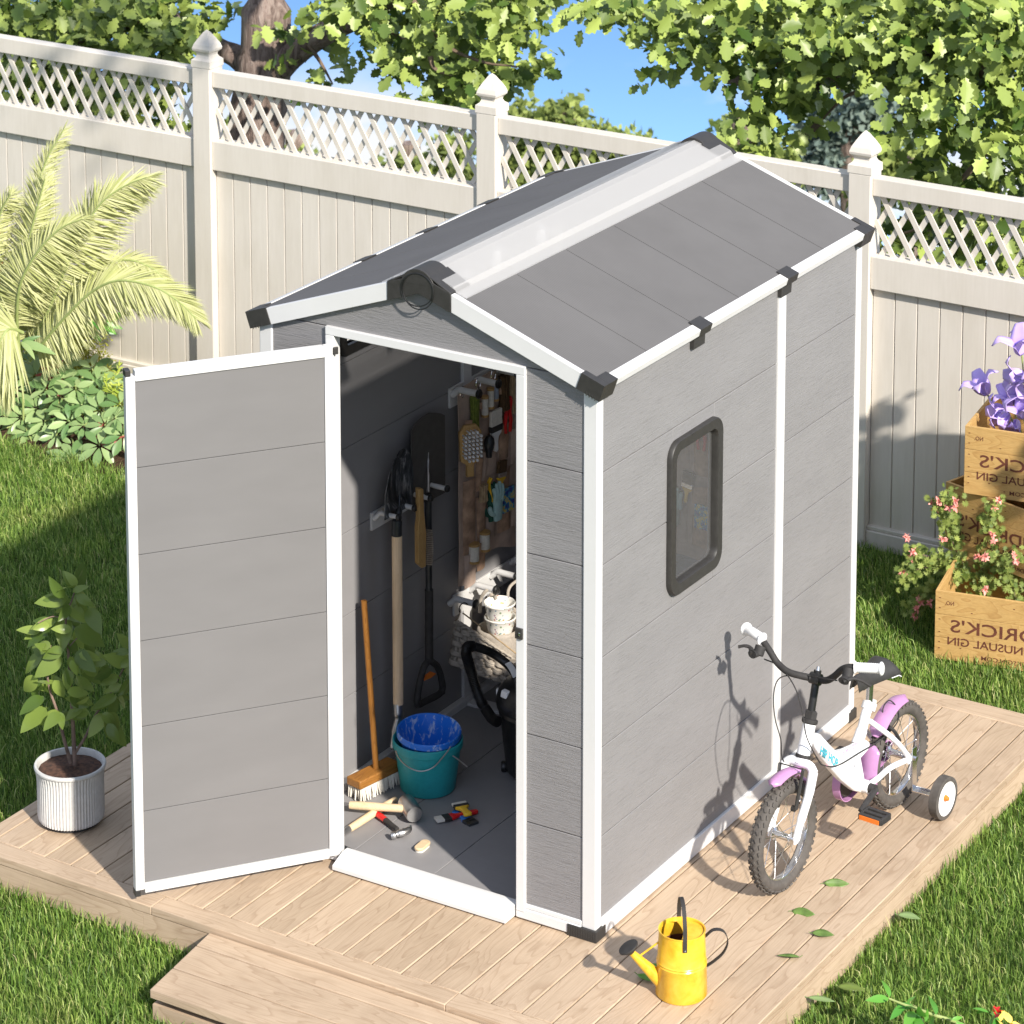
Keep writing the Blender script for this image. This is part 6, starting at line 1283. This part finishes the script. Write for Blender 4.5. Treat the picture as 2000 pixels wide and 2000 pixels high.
# ================================================================== crates
CH, CW, CD, TH = .272, .62, .36, .012
def crate(bl, ang, z, label, ink):
    bl = np.array((bl[0], bl[1], z)); o = thing('wooden_crate', bl, label, 'crate', 'stacked wooden crates at the fence'); X = np.array((math.cos(ang), math.sin(ang), 0)); Y = np.array((-math.sin(ang), math.cos(ang), 0))
    def bx(mb, x0, x1, y0, y1, z0, z1): mb.obox(bl+X*(x0+x1)/2+Y*(y0+y1)/2+UZ*(z0+z1)/2, X*(x1-x0)/2, Y*(y1-y0)/2, UZ*(z1-z0)/2)
    sp = [0, .088, .180, CH]
    for nm, y0, y1 in (('front', 0, TH), ('back', CD-TH, CD)):
        mb = MB()
        for a, b in zip(sp[:-1], sp[1:]): bx(mb, 0, CW, y0, y1, a+.0006, b-.0006)
        f = mb.build(nm+'_panel', 'crate_x', o, bevel=.001)
        if nm == 'front': fp = f
    for x0, x1 in ((0, TH), (CW-TH, CW)):
        mb = MB()
        for a, b in zip(sp[:-1], sp[1:]): bx(mb, x0, x1, TH+.0004, CD-TH-.0004, a+.0006, b-.0006)
        mb.build('side_panel', 'crate_y', o, bevel=.001)
    mb = MB(); bx(mb, TH, CW-TH, TH, CD-TH, .001, .010); mb.build('bottom_panel', 'crate_x', o)
    # printed lettering reads mirrored, right to left
    def put(s, xr, zb, h, w): text_mesh(s, h, 'ink', 'lettering', fp, bl+X*xr-Y*.0008+UZ*zb, -X, UZ, width=w, bold=.012)
    put("HENDRICK'S", CW-.055, .116, .050, CW-.115); put('A MOST UNUSUAL GIN', CW-.050, .064, .032, CW-.10); put('HENDRICKSGIN.COM', CW-.165, .020, .0165, CW-.345); put('NO.', .072, .220, .016, .034)
    mb = MB()
    for (x, zz_) in ((.018, .045), (.018, .070), (.018, .11), (.018, .16), (.018, .205), (.018, .245), (.10, .055), (.16, .030), (.14, .200), (.30, .24), (.36, .045), (.42, .16), (.50, .05), (.57, .21), (.60, .10)): mb.obox(bl+X*x-Y*.0004+UZ*zz_, X*.0032, Y*.0006, UZ*.0013)
    mb.build('nail_mark', 'ink', fp); return X, Y, bl
cp1 = atz(1800+112/4.6, 900+1782/4.6, G0); cX, cY, cb1 = crate(cp1, R_(11.5), G0+.004, 'bottom wooden crate on the lawn, lowest of the stack with mirrored lettering', 'ink')
z2 = G0+.004+CH+.001; cp2 = atz(1800+218/4.6, 900+185/4.6, z2+CH); crate(cp2, R_(-17), z2, 'middle crate turned askew, mostly shaded behind the pink flowers', 'ink')
z3 = z2+CH+.001; cp3 = atz(1882, 963, z3); X3, Y3, cb3 = crate(cp3, R_(8), z3, 'topmost wooden crate of the stack, holding the purple lilies', 'ink')
# ---- purple lilies
def lily(o, base, d, L, petals, pitch, mat='lilypetal'):
    d = np.array(d, float); d /= np.linalg.norm(d); u, w = _perp(d); u, w = np.array(u), np.array(w); mb = MB()
    for k in range(petals):
        a = 2*math.pi*k/petals+pitch; rad = u*math.cos(a)+w*math.sin(a); tan = np.cross(d, rad); n = 12; pts = []; W_ = []
        for i in range(n+1):
            t = i/n; r = .010+.020*t+.075*max(0, t-.45)**1.5*2.3; h = L*(t if t < .7 else .7+.3*math.sin((t-.7)/.3*1.5)-.32*max(0, t-.82)/.18); pts.append(base+d*h+rad*r*L/.11)
            W_.append(tan*(L*.34*math.sin(math.pi*min(.985, .10+t*.885))**.8+.0006))
        k0 = len(mb.v); vs = []
        for p, wv_ in zip(pts, W_):
            for f in (-1, -.5, 0, .5, 1): vs.append(p+wv_*f-rad*abs(f)*.004)
        mb.add(vs, [(i*5+j, i*5+j+1, (i+1)*5+j+1, (i+1)*5+j) for i in range(n) for j in range(4)])
    fo = mb.build('bloom', mat, o, ang=80, fix=False); sm = fo.modifiers.new('thick', 'SOLIDIFY'); sm.thickness = .0012; return fo
lb = cb3+X3*.20+Y3*.16+UZ*.02
lz = thing('purple_lilies', lb, 'bunch of purple trumpet lilies in the topmost crate', 'flowers')
def Lp(a, b, y=None): return aty(1860+a/6.9, 620+b/6.9, (cb3+Y3*.14+X3*.15)[1] if y is None else y)
y0 = (cb3+Y3*.14+X3*.15)[1]
blooms = [((470, 1035), (330, 820), .085), ((935, 490), (850, 240), .095), ((800, 1180), (735, 980), .075), ((740, 1255), (560, 1260), .075), ((760, 1290), (640, 1400), .07), ((960, 1350), (880, 1180), .07), ((870, 1380), (830, 1500), .06), ((1010, 1040), (870, 1000), .085), ((1000, 800), (820, 800), .08), ((1130, 420), (1020, 200), .09), ((1150, 900), (1200, 700), .09)]
mb = MB(); root = cb3+X3*.22+Y3*.17+UZ*.03
for i, ((a, b), (c, d), L) in enumerate(blooms):
    yy = y0+RNG.uniform(-.05, .05); p, e = Lp(a, b, yy), Lp(c, d, yy-.03); lily(lz, p, e-p, L*1.15, 3 if i % 2 else 4, RNG.uniform(0, 3)); mid = root+(p-root)*.5+UZ*.03; mb.tube(catmull([root, mid, p], 5), [.003]*5+[.003]*5+[.0045], 7)
mb.build('stem', 'stem', lz)
# ---- pink geranium spilling from the middle crate
gt = []; ng = 9
GER = []; gf = []
for i in range(ng*2+1):
    a = math.pi*1.5+(i/(ng*2))*2*math.pi*.93+.22; r = 1.08 if i % 2 else .60; GER.append((math.cos(a)*r*.5, .5+math.sin(a)*r*.5, .08*(i % 2)))
GER = [(0, .45, -.03)]+GER; gf = [(0, i, i+1) for i in range(1, ng*2+1)]
gr = thing('pink_geranium', (aty(1890, 1150, cp2[1]-.05)[0], cp2[1]-.05, z2+.0), 'trailing geranium with lobed leaves and pink flowers spilling over the crates', 'plant')
def Gp(a, b, y): return aty(1800+a/4.6, 900+b/4.6, y)
gy = cp2[1]-.06
branches = [[(420, 1000), (330, 850), (270, 700), (240, 550), (200, 430), (110, 380)], [(300, 760), (270, 560), (250, 420), (240, 280)], [(420, 1000), (250, 1060), (120, 1150), (-20, 1230), (-60, 1330)], [(400, 1040), (200, 900), (60, 860), (-60, 830), (-100, 850)], [(470, 1040), (560, 950), (640, 800), (640, 640), (620, 500), (680, 370)], [(520, 1020), (640, 900), (740, 980), (800, 1080), (850, 1250), (870, 1350)], [(400, 1050), (540, 1060), (560, 1130), (570, 1170)], [(600, 950), (720, 900), (800, 880), (850, 860)], [(420, 1040), (220, 1000), (40, 960), (-120, 1010), (-160, 1060)], [(430, 1060), (360, 1060), (300, 1010)], [(430, 1060), (160, 1130), (20, 1240), (-40, 1290)]]
P, NN, DD, S_ = [], [], [], []; mb = MB(); ends = []
for br_ in branches:
    ys_ = np.linspace(gy+.02, gy-.10, len(br_)); c = catmull([Gp(a, b, y) for (a, b), y in zip(br_, ys_)], 8); mb.tube(c, list(np.linspace(.0032, .0013, len(c))), 6); ends.append(c[-1])
    for p in c[4:]:
        for _ in range(4): P.append(p+RNG.normal(size=3)*np.array((.019, .022, .017))); NN.append(np.array((.35, -.65, .55))+RNG.normal(size=3)*.4); DD.append(RNG.normal(size=3)); S_.append(RNG.uniform(.018, .034))
mb.build('stem', 'twig', gr); cloud('leaves', GER, gf, P, NN, DD, np.array(S_), 'geraleaf', gr)
fl_ = [(100, 380), (130, 430), (155, 360), (245, 425), (300, 420), (300, 360), (190, 705), (655, 430), (690, 350), (640, 670), (655, 720), (505, 860), (570, 865), (570, 1165), (830, 850), (850, 900), (200, 1200), (-10, 1270), (-100, 880), (-75, 820), (-160, 1010), (-40, 1330), (-20, 1240), (-130, 690), (70, 1280), (850, 1350), (-70, 1390)]
for i, (a, b) in enumerate(fl_):
    p = Gp(a, b, gy-.11+RNG.uniform(-.02, .02)); n_ = 14; d = RNG.normal(size=(n_, 3))*.8+np.array((.2, -.5, .25)); f = cloud('flower', BROAD[0], BROAD[1], [p]*n_, RNG.normal(size=(n_, 3))+np.array((.3, -.5, .6)), d, RNG.uniform(.014, .023, n_), 'pinkpetal', gr)

# ================================================================== small things
def fallen(i, a, b, z, L, w, rot, label, mat='dryleaf', tilt=(0, 0)):
    p = atz(a, b, z); tv, tf = leaf_t(4, 8, w, None, .35, 0); mb = MB(); mb.add([(x*L, (y-.5)*L, .004+zz_*L*.5+.018*L*(4*(y-.5)**2)*4*.5+abs(x)*L*.25) for x, y, zz_ in tv], tf); mb.tube([(0, -.5*L, .006), (.004, -.62*L, .012)], .0012, 5)
    o = mb.build('fallen_leaf', mat, None, ang=80, fix=False); o.location = Vector(p)+Vector((0, 0, .001)); o.rotation_euler = (tilt[0], tilt[1], rot); sm = o.modifiers.new('thick', 'SOLIDIFY'); sm.thickness = .0006
    return tag(o, label, 'leaf', 'leaves fallen from the trees')
k_ = 4.025
def F(a, b): return 1240+a/k_, 1640+b/k_
fallen(0, *F(1585, 352), 0, .082, .36, R_(-62), 'narrow fallen green leaf on the deck, nearest the bicycle front wheel', tilt=(.0, .75)); fallen(1, *F(1330, 582), 0, .078, .38, R_(-80), 'curled fallen leaf on the deck, second from the bicycle', tilt=(.1, .8)); fallen(2, *F(1478, 758), 0, .070, .5, R_(-70), 'flat broad fallen leaf close to the right deck edge', tilt=(0, .15)); fallen(3, *F(1205, 935), 0, .070, .42, R_(112), 'fallen leaf with long stalk, nearest the watering can handle', tilt=(0, .2))
fallen(4, *F(85, 1105), 0, .065, .45, R_(-100), 'dark green fallen leaf partly under the watering can spout', 'lilyleaf'); fallen(5, *F(160, 1010), 0, .055, .4, R_(-60), 'small dark leaf tucked between the watering can and its spout', 'lilyleaf')
fallen(6, *F(1700, 1190), G0+.045, .085, .55, R_(-75), 'olive fallen leaf on the lawn beside the deck', 'camelleaf'); fallen(7, *F(1465, 1275), G0+.045, .085, .35, R_(-75), 'pale green fallen leaf on the lawn, lowest of the fallen leaves', 'schefleaf'); fallen(8, 1775, 1795, G0+.045, .075, .55, R_(-80), 'pale green leaf on the sunlit lawn near the deck edge', 'schefleaf')
# lily stems at the bottom right
ls = thing('lily_stem', atz(1860, 1985, G0), 'green lily stem with buds growing at the bottom right corner', 'plant')
ls0 = ls.location
def Bq(a, b, h): return atz(1600+a/4.83, 1700+b/4.83, G0+h)
mb = MB(); st_ = catmull([Bq(1450, 1500, .02), Bq(1250, 1415, .12), Bq(1080, 1365, .15), Bq(940, 1310, .16), Bq(800, 1265, .17), Bq(660, 1210, .18)], 6); mb.tube(st_, list(np.linspace(.006, .003, len(st_))), 8); mb.build('stem', 'stem', ls)
P, NN, DD, S_ = [], [], [], []
for a0, b0, a1, b1 in ((660, 1210, 490, 1200), (665, 1200, 605, 1040), (700, 1220, 730, 1150), (810, 1265, 740, 1300), (830, 1260, 885, 1150), (900, 1290, 760, 1250), (930, 1310, 820, 1280), (950, 1300, 890, 1200), (890, 1330, 830, 1410), (900, 1340, 960, 1480), (1100, 1365, 1055, 1180), (1110, 1370, 1010, 1250), (1080, 1370, 920, 1360), (1000, 1400, 990, 1330), (1260, 1415, 1230, 1310), (1250, 1410, 1330, 1370), (920, 1360, 850, 1450), (1290, 1420, 1400, 1500), (1000, 1430, 1040, 1330), (900, 1420, 950, 1500)):
    p, e = Bq(a0, b0, .16), Bq(a1, b1, .18); P.append(p); DD.append(e-p); L = np.linalg.norm(e-p)*1.1; S_.append((L*1.7, L, L)); NN.append(UZ+RNG.normal(size=3)*.5)
cloud('leaves', LANCE[0], LANCE[1], P, NN, DD, np.array(S_), 'lilyleaf', ls, True)
rf = thing('red_lily', atz(1945, 1985, G0), 'red and yellow lily buds at the bottom right corner of the lawn', 'flower')
pb = Bq(1650, 1340, .16); mb = MB(); mb.tube([Bq(1720, 1520, .0), Bq(1680, 1420, .13), pb], .004, 7); mb.build('stem', 'stem', rf)
cloud('red_petals', BROAD[0], BROAD[1], [pb]*8, RNG.normal(size=(8, 3))+UZ, RNG.normal(size=(8, 3))*.7+UZ*.4, RNG.uniform(.02, .034, 8), 'red', rf); py_ = Bq(1680, 1420, .16); cloud('yellow_petals', BROAD[0], BROAD[1], [py_]*7+[Bq(1810, 1440, .15)]*5, RNG.normal(size=(12, 3))+UZ, RNG.normal(size=(12, 3))*.8, RNG.uniform(.03, .05, 12), 'yellowpetal', rf)
P, NN, DD, S_ = [], [], [], []
for a0, b0, a1, b1 in ((1600, 1340, 1480, 1270), (1570, 1330, 1610, 1200), (1660, 1360, 1550, 1350), (1680, 1360, 1720, 1300), (1660, 1370, 1620, 1290), (1690, 1380, 1720, 1440)):
    p, e = Bq(a0, b0, .17), Bq(a1, b1, .19); P.append(p); DD.append(e-p); L = np.linalg.norm(e-p)*1.1; S_.append((L*1.5, L, L)); NN.append(UZ+RNG.normal(size=3)*.4)
cloud('leaves', LANCE[0], LANCE[1], P, NN, DD, np.array(S_), 'lilyleaf', rf, True)
